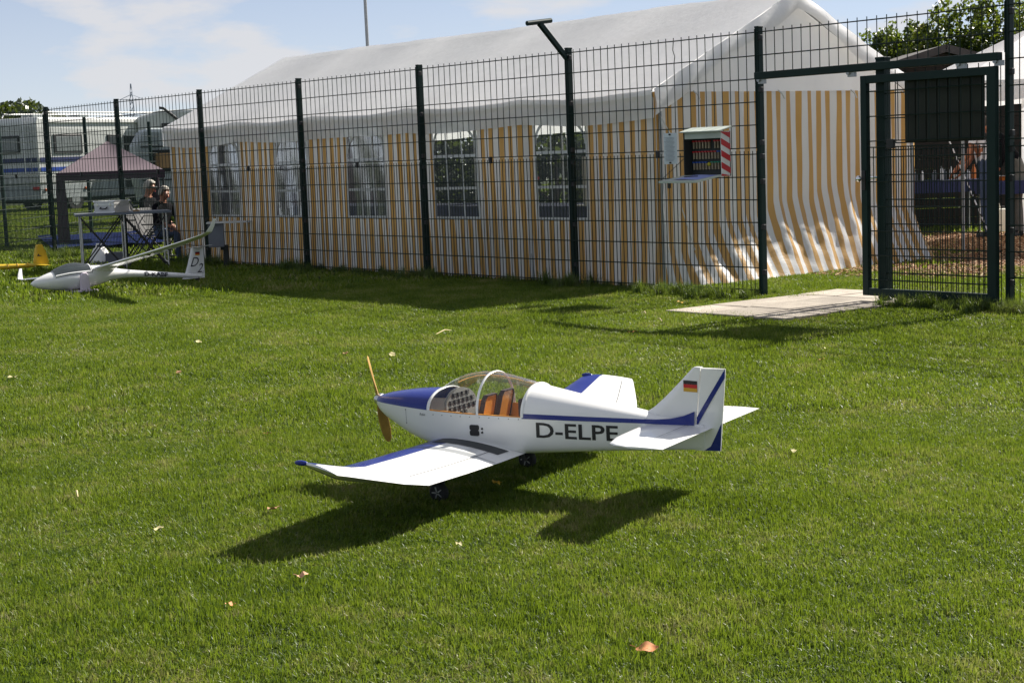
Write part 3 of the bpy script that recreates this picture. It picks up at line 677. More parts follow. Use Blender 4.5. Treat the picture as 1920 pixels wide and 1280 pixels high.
for dy in (-0.02, 0.10):
    b = MB(); b.tube([(TX1+0.04, TY0+0.02, 1.66), (TX1+0.05, TY0+0.10+dy, 1.4), (TX1+0.06, TY0+0.05+dy*2, 0.8), (TX1+0.09, TY0+0.1+dy*3, 0.35)], 0.006, 6); b.obj('tie_cord', 'white_plastic', TENT, org=TO)

# things inside the marquee, seen through its windows
def table(name, label, loc, rz, L, W, H, cloth, group=None):
    t = thing(name, label, 'table', loc, rz, group)
    b = MB(); b.box((0, 0, H-0.015), (L, W, 0.03)); b.obj('table_top', 'grey_plastic', t, bevel=0.003)
    for sx in (-1, 1):
        for sy in (-1, 1):
            b = MB(); b.cyl((sx*(L/2-0.1), sy*(W/2-0.08), 0), (sx*(L/2-0.1), sy*(W/2-0.08), H-0.03), 0.016, n=8); b.obj('leg', 'steel_tube', t)
    if cloth:
        def fn(u, v):
            per = [(-L/2-.01, -W/2-.01), (L/2+.01, -W/2-.01), (L/2+.01, W/2+.01), (-L/2-.01, W/2+.01), (-L/2-.01, -W/2-.01)]
            k = min(int(u*4), 3); f = u*4-k; x = per[k][0]*(1-f)+per[k+1][0]*f; y = per[k][1]*(1-f)+per[k+1][1]*f; w = 0.012*math.sin(u*70)*v
            return (x*(1+w), y*(1+w*2), H+0.004-0.17*v)
        b = MB(); b.grid(48, 3, fn); b.box((0, 0, H+0.003), (L+0.02, W+0.02, 0.004)); b.obj('tablecloth', cloth, t, smooth=True)
    return t
table('trestle_table', 'long table with dark blue cloth inside the striped marquee behind its windows', (-6.6, 1.15, 0), 0, 3.0, 0.75, 0.76, 'cloth_blue')
table('trestle_table', 'second blue clothed table standing deeper along the marquee towards the camper side', (-10.0, 1.15, 0), 0, 3.0, 0.75, 0.76, 'cloth_blue')
def crate(name, label, cat, loc, size, mat, rz=0.0):
    t = thing(name, label, cat, loc, rz); w, d, h = size
    for nm, c, s in (('side', (0, -d/2+.008, h/2), (w, .016, h)), ('side', (0, d/2-.008, h/2), (w, .016, h)), ('end', (-w/2+.008, 0, h/2), (.016, d-.034, h)), ('end', (w/2-.008, 0, h/2), (.016, d-.034, h)), ('bottom', (0, 0, .008), (w-.034, d-.034, .016))):
        b = MB(); b.box(c, s); b.obj(nm, mat, t, bevel=0.003)
    return t
crate('cardboard_box', 'open brown box on the blue table inside the marquee', 'box', (-7.3, 1.0, 0.766), (0.5, 0.32, 0.2), 'cardboard', 0.1)
t = thing('notice_board', 'cream card with a small German flag standing on the table inside the marquee', 'sign', (-5.55, 0.85, 0.766), 0.05)
b = MB(); b.box((0, 0.02, 0.26), (0.50, 0.012, 0.52)); b.obj('card', 'camper_cream', t, bevel=0.002)
for k, mm in enumerate(('flag_black', 'flag_red', 'flag_gold')):
    b = MB(); b.box((0.06, 0.010, 0.345-0.022*k), (0.11, 0.006, 0.022)); b.obj('flag_band', mm, t)
b = MB(); b.box((0, -0.09, 0.01), (0.5, 0.2, 0.012)); b.obj('foot', 'camper_cream', t)
b = MB(); b.box((0, 0.008, 0.11), (0.30, 0.006, 0.16)); b.obj('dark_panel', 'ink', t)
t = thing('flower_pot', 'potted plant with red and pink flowers on the table inside the marquee', 'plant', (-6.85, 0.95, 0.766))
b = MB(); b.cyl((0, 0, 0), (0, 0, 0.14), 0.06, 0.085, 14); b.obj('pot', 'white_plastic', t, smooth=True)
b = MB()
for _ in range(150):
    a, r, z = random.uniform(0, 6.28), random.uniform(0, .13), random.uniform(.13, .42); p = Vector((r*math.cos(a), r*math.sin(a), z)); q = Vector((random.gauss(0, 1), random.gauss(0, 1), random.gauss(0, 1))).normalized()*0.03; e = q.cross(Vector((0.3, .8, .5))).normalized()*0.014
    b.add([p-e, p+q, p+e, p-q*0.6], [(0, 1, 2, 3)])
b.obj('leaves', 'weed', t, kind='stuff')
b = MB()
for _ in range(34):
    a, r, z = random.uniform(0, 6.28), random.uniform(.02, .14), random.uniform(.2, .48); b.ball((r*math.cos(a), r*math.sin(a), z), 0.02, 6, 4)
b.obj('blossoms', 'sig_red', t, kind='stuff')
t = thing('white_jacket', 'pale jacket hung on a chair back inside the marquee beside the flower pot', 'jacket', (-6.6, 0.62, 0))
b = MB(); b.loft([[(0.22*s*math.cos(a), 0.07*math.sin(a)+0.02*math.sin(a*5), z) for a in np.linspace(0, 2*math.pi, 17)[:-1]] for z, s in ((0.45, 0.9), (0.7, 0.95), (0.95, 1.0), (1.06, 0.8), (1.10, 0.25))]); b.obj('jacket_body', 'shirt', t, smooth=True)
for s in (-1, 1):
    b = MB(); b.tube([(s*0.18, 0, 1.03), (s*0.25, 0, 0.85), (s*0.24, -0.03, 0.58)], [0.06, 0.055, 0.045], 8); b.obj('sleeve', 'shirt', t, smooth=True)
for sx in (-.2, .2):
    for sy in (-.02, .36):
        b = MB(); b.cyl((sx, sy, 0), (sx, sy, 0.46 if sy > 0 else 1.0), 0.012, n=8); b.obj('chair_leg', 'steel_tube', t)
b = MB(); b.box((0, 0.17, 0.46), (0.42, 0.42, 0.03)); b.obj('chair_seat', 'grey_plastic', t, bevel=0.01)

# ================================================================== MODEL AEROPLANE (white and blue, D-ELPE)
PM = np.array([2.080, -6.758, -0.003]); PHEAD = R(200)
PL = thing('model_airplane', 'white and blue model airplane with D-ELPE lettering standing on the lawn', 'airplane', PM, PHEAD); PL.rotation_euler = (R(-0.6), 0, PHEAD)
W_T = [(-1.00, .012), (-.95, .020), (-.75, .058), (-.50, .102), (-.25, .142), (0, .150), (.14, .146), (.22, .136), (.32, .118), (.40, .096), (.45, .078), (.485, .058), (.50, .044)]
ZB_T = [(-1.00, .208), (-.94, .204), (-.60, .186), (-.25, .160), (.05, .156), (.15, .164), (.24, .180), (.32, .203), (.38, .227), (.44, .256), (.48, .281), (.50, .300)]
ZS_T = [(-1.00, .300), (-.75, .305), (-.26, .315), (0, .318), (.18, .324), (.40, .332), (.50, .334)]
ZT_T = [(-.98, .302), (-.86, .318), (-.74, .342), (-.48, .388), (-.26, .428)]
ZC_T = [(.175, .394), (.25, .391), (.32, .386), (.40, .375), (.45, .366), (.485, .357), (.50, .352)]
def side_y(x, z):
    w, zb, zs = interp(W_T, x), interp(ZB_T, x), interp(ZS_T, x)
    if z <= zs: n = 5.0 if x < 0.1 else max(2.6, 5.0-8*(x-0.1)); t = min((zs-z)/(zs-zb), 1); return w*(1-t**n)**(1/n)
    zt = interp(ZT_T, x) if x < 0 else interp(ZC_T, x); t = min((z-zs)/max(zt-zs, 1e-4), 1); return w*math.sqrt(max(0, 1-t**2.1))
def hull_ring(x, k=14, inset=0.0, zlow=None):
    w, zb, zs = interp(W_T, x)-inset, interp(ZB_T, x)+inset, interp(ZS_T, x); n = 5.0 if x < 0.1 else max(2.6, 5.0-8*(x-0.1)); r = []
    for i in range(2*k+1):
        a = math.pi*i/(2*k); c, s_ = math.cos(a), math.sin(a)
        y = w*math.copysign(abs(c)**(2/n), c); z = zs-(zs-zb)*abs(s_)**(2/n); r.append((x, y, z))
    return r
HX = sorted(set(list(np.linspace(-.985, -.26, 22))+list(np.linspace(-.26, .18, 12))+list(np.linspace(.18, .50, 18))))
b = MB(); b.loft([hull_ring(x) for x in HX], closed=False, cap=False)
for x in (HX[0], HX[-1]):
    r = hull_ring(x); b.add(r, [tuple(range(len(r)))])
HULL = b.obj('fuselage', 'white_paint', PL, smooth=True, angle=50)
def arch(x, zt, w, k=12, e=2.1, inset=0.0):
    zs = interp(ZS_T, x); r = []
    for i in range(2*k+1):
        a = math.pi*i/(2*k); c, s_ = math.cos(a), math.sin(a)
        r.append((x, (w-inset)*math.copysign(abs(c)**(2/e), c), zs+(zt-inset-zs)*abs(s_)**(2/e)))
    return r
b = MB(); b.loft([arch(x, interp(ZC_T, x), interp(W_T, x)) for x in np.linspace(.175, .50, 20)], closed=False, cap=False); r = arch(.50, .352, .044); b.add(r, [tuple(range(len(r)))])
CW = b.obj('cowling', 'blue_paint', PL, smooth=True)
b = MB(); b.loft([arch(x, interp(ZT_T, x), interp(W_T, x)) for x in np.linspace(-.98, -.262, 24)], closed=False, cap=False)
r = arch(-.262, .428, interp(W_T, -.262)); b.add(r, [tuple(range(len(r)))]); DECK = b.obj('rear_deck', 'white_paint', PL, smooth=True, angle=50)
# spinner and propeller (at rest)
b = MB(); prof = [(.500, .026), (.512, .027), (.526, .022), (.537, .014), (.543, .006), (.545, .001)]
b.loft([[(x, r_*math.cos(a), .331+r_*math.sin(a)) for a in np.linspace(0, 2*math.pi, 17)[:-1]] for x, r_ in prof]); b.obj('spinner', 'alu', PL, smooth=True)
PR = MB()
pa = R(72)
for sgn in (0, math.pi):
    rings = []
    for rr, ch, tw, th in ((.018, .020, 60, .012), (.05, .036, 48, .010), (.10, .046, 36, .008), (.15, .044, 30, .006), (.19, .030, 26, .004), (.203, .012, 24, .002)):
        ring = []
        for q in np.linspace(0, 2*math.pi, 13)[:-1]:
            u, v = ch/2*math.cos(q), th/2*math.sin(q); t_ = R(tw); ax_, tg = u*math.sin(t_)+v*math.cos(t_), u*math.cos(t_)-v*math.sin(t_)
            e1 = (math.cos(pa+sgn), math.sin(pa+sgn)); e2 = (-e1[1], e1[0]); ring.append((.522+ax_, e1[0]*rr+e2[0]*tg, .331+e1[1]*rr+e2[1]*tg))
        rings.append(ring)
    PR.loft(rings)
PR.obj('propeller', 'prop_wood', PL, smooth=True)
# wings
def foil(n=13):
    xs = [(1-math.cos(math.pi*i/(n-1)))/2 for i in range(n)]
    th = lambda x: 5*(0.2969*math.sqrt(x)-0.1260*x-0.3516*x*x+0.2843*x**3-0.1036*x**4)
    cam_ = lambda x: (0.03/0.16*(0.8*x-x*x) if x < 0.4 else 0.03/0.36*(0.2+0.8*x-x*x))
    up = [(x, cam_(x), th(x)) for x in reversed(xs)]; lo_ = [(x, cam_(x), -th(x)) for x in xs[1:-1]]
    return up+lo_, n
FOIL, FN = foil()
def foil_ring(y, le, te, z, t, zte=None, tw=0.0):
    ch = le-te; zte = z if zte is None else zte
    return [(le-x*ch, y, z+(zte-z)*x+(c+t*q)*ch) for x, c, q in FOIL]
def lower_upper(secs, y_s): return [foil_ring(*s_) for s_ in secs]
def wing(sg):
    # span stations: leading edge point, trailing edge point, thickness
    secs = [((.205, .08, .172), (-.252, .08, .166), .135), ((.204, .30, .173), (-.258, .30, .168), .135), ((.200, .55, .178), (-.268, .56, .176), .132), ((.190, .80, .190), (-.281, .835, .189), .125),
            ((.168, .88, .218), (-.235, .925, .209), .100), ((.140, .98, .256), (-.175, 1.030, .241), .078), ((.115, 1.055, .285), (-.128, 1.110, .266), .060), ((.095, 1.075, .292), (-.108, 1.138, .274), .040)]
    def upv(i):
        d = Vector(secs[min(i+1, len(secs)-1)][0])-Vector(secs[max(i-1, 0)][0]); u = Vector((1, 0, 0)).cross(d); return u.normalized()
    rings = []
    for i, (le, te, t_) in enumerate(secs):
        L_, T_ = Vector(le), Vector(te); c_ = T_-L_; u_ = upv(i); ch_ = c_.length
        rings.append([(lambda p: (p.x, sg*p.y, p.z))(L_+c_*x+u_*((c+t_*q)*ch_)) for x, c, q in FOIL])
    # raked rounded tip
    b = MB(); NB = FN
    b.loft(rings, mf=lambda i, k: 1 if (NB-6 <= k <= NB+1) else 0)
    w = b.obj('wing', ['white_paint', 'blue_paint'], PL, smooth=True, angle=30)
    def zup(y, x):
        best = 0.0
        for (l0, t0, k0), (l1, t1, k1) in zip(secs[:-1], secs[1:]):
            lo_f = 0.0
            f = 0.5
            for _ in range(12):                                   # find the station whose chord passes through (x, y)
                le = [p*(1-f)+q*f for p, q in zip(l0, l1)]; te = [p*(1-f)+q*f for p, q in zip(t0, t1)]
                u = (le[0]-x)/(le[0]-te[0]); yy = le[1]+(te[1]-le[1])*u; dy = (l1[1]-l0[1]); f += (y-yy)/dy
            if -0.02 <= f <= 1.02 or (l1 is secs[-1][0] and f > 1):
                f = min(max(f, 0), 1); t_ = k0*(1-f)+k1*f; u = min(max(u, 0), 1); ch = le[0]-te[0]
                th = 5*(0.2969*math.sqrt(u)-0.1260*u-0.3516*u*u+0.2843*u**3-0.1036*u**4); cm_ = 0.03/0.16*(0.8*u-u*u) if u < 0.4 else 0.03/0.36*(0.2+0.8*u-u*u)
                return le[2]+(te[2]-le[2])*u+(cm_+t_*th)*ch
        return 0.21
    def strip(name, pts, wd, mat, lift=0.0012):
        m_ = MB()
        for (xa, ya), (xb, yb) in zip(pts[:-1], pts[1:]):
            dx, dy = xb-xa, yb-ya; L = math.hypot(dx, dy); ox, oy = -dy/L*wd/2, dx/L*wd/2
            q = [(xa-ox, ya-oy), (xb-ox, yb-oy), (xb+ox, yb+oy), (xa+ox, ya+oy)]
            m_.add([(x, sg*y, zup(y, x)+lift) for x, y in q], [(0, 1, 2, 3)])
        return m_.obj(name, mat, w)
    n_ = 12
    strip('flap_line', [(-.160-.022*k/n_, .16+(.81-.16)*k/n_) for k in range(n_+1)], .0030, 'walk')
    strip('aileron_line', [(-.182+.100*k/n_, .825+(1.09-.825)*k/n_) for k in range(n_+1)], .0030, 'walk')
    strip('flap_gap', [(-.255+.095*k/6, .335) for k in range(7)], .0030, 'walk')
    m_ = MB(); m_.grid(10, 4, lambda u, v: (.105-.31*u, sg*(.150+.085*v), zup(.150+.085*v, .105-.31*u)+.0015)); m_.obj('walkway', 'walk', w, smooth=True)
    m_ = MB(); m_.ball((.096, sg*1.078, .293), (.030, .012, .010), 12, 8); m_.obj('tip_fairing', 'blue_paint', w, smooth=True)
    m_ = MB(); m_.box((-.03, sg*.62, .145), (.02, .004, .03)); m_.obj('linkage', 'white_paint', w)
    return w
wing(1); wing(-1)
# tail surfaces
def slab_foil(outline_le, outline_te, axis, name, mats, parent, th=0.016, mf=None, n=9):
    pass
def stab(sg):
    t = MB(); rings = []
    for y, le, te, th in ((.0, -.745, -1.018, .020), (.15, -.748, -1.018, .020), (.30, -.757, -1.019, .018), (.40, -.785, -1.020, .016), (.435, -.82, -1.020, .012), (.450, -.87, -1.021, .007)):
        ch = le-te; rings.append([(le-x*ch, sg*y, .292+q*th/2/0.5*1.0) for x, c, q in FOIL])
    t.loft(rings, cap=True); s_ = t.obj('stabilizer', 'white_paint', PL, smooth=True, angle=40)
    m_ = MB(); m_.add([(-.924, sg*.03, .3045), (-.924, sg*.42, .3030), (-.9265, sg*.42, .3030), (-.9265, sg*.03, .3045)], [(0, 1, 2, 3)]); m_.obj('elevator_line', 'walk', s_)
stab(1); stab(-1)
def fin_part(name, outline, mat, hw):
    m_ = MB(); n_ = len(outline)
    m_.prism(outline, lambda x, z, sd: (x, (hw(x, z) if sd else -hw(x, z)), z)); return m_.obj(name, mat, PL, smooth=True, angle=25)
fin_hw = lambda x, z: 0.011 if x > -.95 else 0.0105
b = MB(); rings = []
FIN_LE = [(.30, -.66), (.335, -.735), (.36, -.775), (.40, -.822), (.46, -.884), (.515, -.938), (.521, -.948)]
for z, le in FIN_LE:
    te = -.940-.036*(z-.2)/.32; ring = []
    for u in np.linspace(0, 1, 9):
        h = .011*min(1, math.sqrt(u*4)); ring.append((le+(te-le)*u, h, z))
    ring += [(p[0], -p[1], p[2]) for p in reversed(ring[1:])]; rings.append(ring)
b.loft(rings); FIN = b.obj('fin', 'white_paint', PL, smooth=True, angle=40)
RUD = [(.204, -.944, -1.046), (.30, -.955, -1.055), (.40, -.966, -1.064), (.50, -.977, -1.073), (.517, -.979, -1.074)]
b = MB(); rings = []
for z, le, te in RUD:
    rings.append([(le, .010, z), (le-.03, .0105, z), (te+.01, .005, z), (te, .002, z), (te, -.002, z), (te+.01, -.005, z), (le-.03, -.0105, z), (le, -.010, z)])
b.loft(rings); RU = b.obj('rudder', 'white_paint', PL, smooth=True, angle=40)
def rud_y(x, z):
    le = np.interp(z, [r[0] for r in RUD], [r[1] for r in RUD]); te = np.interp(z, [r[0] for r in RUD], [r[2] for r in RUD]); f = (le-x)/(le-te); return .0105 if f < .3 else .0105-(f-.3)/.7*.0085
def decal(name, outline, mat, parent, yfn, lift=0.0012, both=True):
    for sg in ((1, -1) if both else (1,)):
        m_ = MB(); m_.add([(x, sg*(yfn(x, z)+lift), z) for x, z in outline], [tuple(range(len(outline)))]); m_.obj(name, mat, parent)
def rowdecal(name, top, bot, mat, parent, yfn, lift=0.0012):
    for sg in (1, -1):
        m_ = MB(); n_ = len(top); vs = [(x, sg*(yfn(x, z)+lift), z) for x, z in top]+[(x, sg*(yfn(x, z)+lift), z) for x, z in bot]
        m_.add(vs, [(k, k+1, n_+k+1, n_+k) for k in range(n_-1)]); m_.obj(name, mat, parent)
# blue diagonal on the rudder and blue foot
rowdecal('rudder_stripe', [(-.957, .330), (-.98, .368), (-1.005, .408), (-1.035, .456), (-1.056, .490), (-1.0725, .516)], [(-.955, .293), (-.982, .338), (-1.009, .382), (-1.040, .432), (-1.060, .464), (-1.072, .484)], 'blue_paint', RU, rud_y, 0.003)
rowdecal('rudder_foot', [(-.985, .2055), (-1.010, .222), (-1.030, .262), (-1.048, .300), (-1.053, .310)], [(-.985, .205), (-1.010, .205), (-1.030, .205), (-1.046, .206), (-1.0475, .210)], 'blue_paint', RU, rud_y, 0.003)
finy = lambda x, z: .011
xf = np.linspace(-.76, -.950, 22)
rowdecal('fin_stripe', [(x, np.interp(-x, [.76, .80, .86, .91, .953], [.322, .321, .325, .336, .354])) for x in xf], [(x, np.interp(-x, [.76, .80, .95], [.304, .303, .300])) for x in xf], 'blue_paint', FIN, lambda x, z: max(.0125, side_y(x, min(z, interp(ZS_T, x)+.004))), 0.004)
xs_ = np.linspace(-.264, -.83, 16)
rowdecal('side_stripe', [(x, np.interp(-x, [.26, .85], [.331, .318])) for x in xs_], [(x, np.interp(-x, [.26, .85], [.311, .303])) for x in xs_], 'blue_paint', DECK, lambda x, z: side_y(x, z), 0.0016)
# markings
def side_map(x0, z0, slope=0.0, sg=1): return lambda u, v: (x0-u, sg*(side_y(x0-u, z0+v+slope*u)+0.0014), z0+v+slope*u)
lettering('registration', 'D-ELPE', .332, .060, side_map(-.322, .238, -.018), 'black', HULL, bold=0.016)
lettering('registration', 'D-ELPE', .345, .062, lambda u, v: (-.667+u, -(side_y(-.667+u, .232+v)+.0014), .232+v), 'black', HULL, bold=0.016)
lettering('name_script', 'Robin', .030, .011, side_map(.222, .300, 0.0), 'walk', HULL, shear=0.4)
for k, mm in enumerate(('flag_black', 'flag_red', 'flag_gold')):
    decal('flag_band', [(-.905, .470-.0142*k), (-.962, .468-.0142*k), (-.962, .454-.0142*k), (-.905, .456-.0142*k)], mm, FIN, finy, 0.0016)
# black vent plates on the side, canopy screws
m_ = MB()
for zc in (.266, .244):
    pts = []
    for cx, cz, a0 in ((.014, .004, 0), (-.014, .004, 90), (-.014, -.004, 180), (.014, -.004, 270)):
        pts += [(cx+.007*math.cos(R(a0+a)), cz+.007*math.sin(R(a0+a))) for a in (0, 30, 60, 90)]
    m_.prism([(-.048+u, zc+v) for u, v in pts], lambda x, z, sd: (x, side_y(x, z)+(.004 if sd else -.002), z))
for zc in (.263, .248): m_.cyl((-.083, side_y(-.083, zc)-.002, zc), (-.083, side_y(-.083, zc)+.003, zc), .0045, n=10)
m_.obj('vent_plate', 'black', HULL)
m_ = MB()
for x in np.linspace(.15, -.25, 10): m_.cyl((x, side_y(x, .308)-.001, .308), (x, side_y(x, .308)+.0014, .308), .0018, n=8)
for z in (.318, .262): m_.cyl((.30, side_y(.30, z)-.001, z), (.30, side_y(.30, z)+.0014, z), .0022, n=8)
m_.obj('screws', 'black', HULL, kind='stuff')
m_ = MB(); m_.add([(.30, side_y(.30, z)+.0006, z) for z in (.262, .28, .30, .318)]+[(.2985, side_y(.2985, z)+.0006, z) for z in (.262, .28, .30, .318)], [(k, k+1, k+5, k+4) for k in range(3)]); m_.obj('cowl_seam', 'walk', HULL)
# canopy
ZK = [(-.262, .429), (-.20, .444), (-.12, .461), (-.06, .470), (0, .470), (.06, .460), (.11, .442), (.15, .417), (.175, .396)]
def wk(x): return interp(W_T, x)*.985
b = MB(); b.loft([arch(x, interp(ZK, x), wk(x), k=14) for x in np.linspace(-.262, .175, 26)], closed=False, cap=False); b.obj('canopy_glass', 'canopy', PL, smooth=True)
for x, rr in ((.176, .0075), (-.062, .006), (-.264, .007)):
    b = MB(); pts = arch(x, interp(ZK, x)+.002, wk(x)+.002, k=16); b.tube(pts, rr, 8, sq=0.5); b.obj('canopy_frame', 'white_paint', PL, smooth=True)
b = MB(); b.loft([[(x, y*0.97, min(z, interp(ZS_T, x)-.001)) for x, y, z in hull_ring(x, inset=.006)] for x in np.linspace(-.255, .17, 12)], closed=False, cap=False); TUB = b.obj('cockpit_tub', 'wood_orange', PL, smooth=True, angle=50)
for sy in (1, -1):
    b = MB(); b.loft([[(x, sy*(wk(x)-.004), interp(ZS_T, x)-.004), (x, sy*(wk(x)+.0005), interp(ZS_T, x)-.004), (x, sy*(wk(x)+.0005), interp(ZS_T, x)+.004), (x, sy*(wk(x)-.004), interp(ZS_T, x)+.004)] for x in np.linspace(-.26, .17, 14)]); b.obj('cockpit_sill', 'wood_orange', PL)
b = MB(); pl_ = [(y, z) for _, y, z in arch(.10, .398, .118, k=10)]+[(-.118, .24), (.118, .24)]
b.prism(pl_, lambda y, z, sd: (.110+.012*(z-.32)/.08 if sd else .100+.012*(z-.32)/.08, y, z)); IP = b.obj('instrument_panel', 'panel_grey', PL)
for zr, n_, y0, y1 in ((.374, 4, -.05, .05), (.348, 6, -.082, .082), (.322, 6, -.09, .09), (.298, 2, -.012, .012)):
    for k in range(n_):
        y = y0+(y1-y0)*k/max(n_-1, 1); b = MB(); b.box((.097+.15*(zr-.32), y, zr), (.006, .0185, .0165)); ga_ = b.obj('gauge', 'black', IP); b = MB(); b.cyl((.0945+.15*(zr-.32), y, zr), (.0930+.15*(zr-.32), y, zr), .0055, n=12); b.obj('dial', 'walk' if (k*7+int(zr*1000)) % 3 else 'panel_grey', ga_)
for y in (-.066, .066):
    b = MB(); b.prism([(y-.046, .25), (y+.046, .25), (y+.044, .37), (y+.034, .384), (y-.034, .384), (y-.044, .37)], lambda yy, z, sd: (-.050-.25*(z-.25)+(.012 if sd else 0), yy, z)); sb = b.obj('seat_back', 'wood_orange', PL, bevel=0.002)
    b = MB(); b.prism([(y-.049, .249), (y-.045, .25), (y-.044, .37), (y-.034, .385), (y+.034, .385), (y+.044, .37), (y+.045, .25), (y+.049, .249), (y+.049, .372), (y+.036, .390), (y-.036, .390), (y-.049, .372)], lambda yy, z, sd: (-.054-.25*(z-.25)+(.020 if sd else 0), yy, z)); b.obj('seat_edge', 'seat_edge', sb)
    b = MB(); b.box((-.005, y, .262), (.09, .088, .03)); b.obj('seat_cushion', 'red_cloth', PL, bevel=0.008)
b = MB(); b.box((-.19, 0, .262), (.09, .24, .03)); b.obj('rear_cushion', 'red_cloth', PL, bevel=0.008)
b = MB(); b.box((-.245, 0, .32), (.02, .24, .13)); b.obj('rear_backrest', 'seat_edge', PL, bevel=0.008)
# undercarriage
for y, x in ((.345, .005), (-.345, .005), (0, .225)):
    r_ = .040; wd = .030
    b = MB(); n_ = 20; prof = [(-wd/2, r_*.62), (-wd/2, r_*.86), (-wd*.3, r_*.98), (0, r_), (wd*.3, r_*.98), (wd/2, r_*.86), (wd/2, r_*.62)]
    b.loft([[(x+q*math.cos(a), y+p, r_+q*math.sin(a)) for p, q in prof] for a in np.linspace(0, 2*math.pi, n_+1)[:-1]]+[[(x+q, y+p, r_) for p, q in prof]], closed=False, cap=False); wh = b.obj('wheel', 'rubber', PL, smooth=True)
    b = MB(); b.cyl((x, y-wd*.42, r_), (x, y+wd*.42, r_), r_*.63, n=18); rim = b.obj('rim', 'dark_metal', wh)
    for k in range(5):
        a = 2*math.pi*k/5
        for sd in (-1, 1):
            b = MB(); b.beam((x+.004*math.cos(a), y+sd*wd*.44, r_+.004*math.sin(a)), (x+r_*.6*math.cos(a), y+sd*wd*.44, r_+r_*.6*math.sin(a)), .004, .0075, up=(0, 1, 0)); b.obj('spoke', 'alu', wh)
    b = MB()
    if y: b.tube([(x, y-math.copysign(.03, y), r_), (x+.005, y-math.copysign(.035, y), .10), (x, y-math.copysign(.03, y), .17)], .008, 8); b.tube([(x, y, r_), (x, y-math.copysign(.035, y), r_)], .005, 6)
    else: b.tube([(x-.03, 0, .22), (x-.01, 0, .10), (x-.005, .022, .085), (x, .022, r_)], .006, 8); b.tube([(x, -.02, r_), (x, .022, r_)], .005, 6)
    b.obj('landing_leg', 'dark_metal', PL, smooth=True)

# ================================================================== WHITE SAILPLANE
V1 = Vector((RT[0], RT[1], 0)).normalized(); V2 = Vector((FW[0], FW[1], 0)).normalized()      # across and along the view
def axes_angle(al): d = -V1*math.cos(al)-V2*math.sin(al); return math.atan2(d.y, d.x)
SP0 = gnd(150, 548); SAZ = axes_angle(R(40))
SPL = thing('sailplane', 'white T tailed model sailplane with D-KABF lettering resting on one wing tip', 'sailplane', SP0, SAZ)
# local: x nose, y port (raised, towards the camera side), z up; stand at origin
def srev(tab, name, mat, k=18, ry=1.0):
    b = MB(); b.loft([[(x, r_*ry*math.cos(a), z+r_*math.sin(a)*(1.12 if x > -.35 else 1.0)) for a in np.linspace(0, 2*math.pi, k+1)[:-1]] for x, r_, z in tab]); return b.obj(name, mat, SPL, smooth=True)
FUS = [(.565, .004, .135), (.548, .020, .135), (.49, .048, .138), (.40, .074, .144), (.29, .096, .152), (.16, .110, .158), (.04, .114, .162), (-.10, .110, .170), (-.25, .096, .178), (-.38, .074, .180), (-.50, .054, .172), (-.65, .042, .160), (-.90, .036, .132), (-1.20, .030, .100), (-1.40, .025, .078), (-1.53, .016, .068)]
FU = srev(FUS, 'fuselage', 'glider_white')
b = MB()
def cano(u, v):
    x = .315-.43*u; f = [(a, r_, z) for a, r_, z in FUS]; r_ = float(np.interp(-x, [-a for a, _, _ in f], [q for _, q, _ in f])); z = float(np.interp(-x, [-a for a, _, _ in f], [q for _, _, q in f]))
    th = math.pi*(0.16+0.68*v); bulge = 1+0.34*math.sin(math.pi*min(u*0.9+.05, 1))*math.sin(th)**2
    return (x, (r_+.002)*math.cos(th), z+(r_+.002)*1.12*math.sin(th)*bulge)
b.grid(20, 16, cano); CG = b.obj('canopy_glass', 'glider_glass', SPL, smooth=True)
b = MB(); b.tube([cano(u, 0) for u in np.linspace(0.02, .98, 14)]+[cano(.985, v) for v in np.linspace(.05, .95, 12)]+[cano(u, 1) for u in np.linspace(.98, .02, 14)], .010, 6); b.obj('canopy_frame', 'glider_white', SPL, smooth=True)
b = MB(); b.tube([tuple(np.array(cano(u, 0))+np.array([0, .003, -.018])) for u in np.linspace(0.0, 1, 16)]+[tuple(np.array(cano(1.02, v))) for v in np.linspace(.05, .95, 10)], .003, 5); b.obj('canopy_seam', 'ink', SPL)
BANK = R(7.6)
def sw(sg):
    b = MB(); rings = []
    for y, le, ch, dz in ((.06, -.14, .28, 0.0), (.4, -.145, .265, .008), (1.0, -.16, .24, .025), (1.6, -.19, .20, .05), (2.12, -.24, .145, .082), (2.33, -.285, .085, .105), (2.38, -.30, .070, .120), (2.42, -.33, .055, .175), (2.445, -.365, .035, .245)):
        th = .12; rg_ = []
        for x, c, q in FOIL:
            yy = sg*y; zz = dz+(c+th*q)*ch
            if y > 2.36: yy = sg*(y-(c+th*q)*ch*0.9); zz = dz
            Y = yy*math.cos(BANK)-zz*math.sin(BANK); Z = yy*math.sin(BANK)+zz*math.cos(BANK); rg_.append((le-x*ch, Y, .245+Z))
        rings.append(rg_)
    b.loft(rings); w = b.obj('wing', 'glider_white', SPL, smooth=True, angle=35)
    for y in (1.15, 1.65):
        m_ = MB(); m_.box((-.27, sg*y*math.cos(BANK), .245+sg*y*math.sin(BANK)+.026), (.03, .05, .012), Rm=Matrix.Rotation(BANK, 3, 'X')); m_.obj('servo_cover', 'walk', w)
    return w
sw(1); sw(-1)
b = MB(); b.loft([[(-.27+.15*c, .02*s*1.6, .215+.05*s) for c, s in ((math.cos(a), math.sin(a)) for a in np.linspace(0, 6.283, 13)[:-1])]]+[[(-.27+.14*c, sg_*.13, .246+sg_*.012+.016*s) for c, s in ((math.cos(a), math.sin(a)) for a in np.linspace(0, 6.283, 13)[:-1])] for sg_ in (1,)]); b.obj('wing_fairing', 'glider_white', SPL, smooth=True)
b = MB(); rings = []
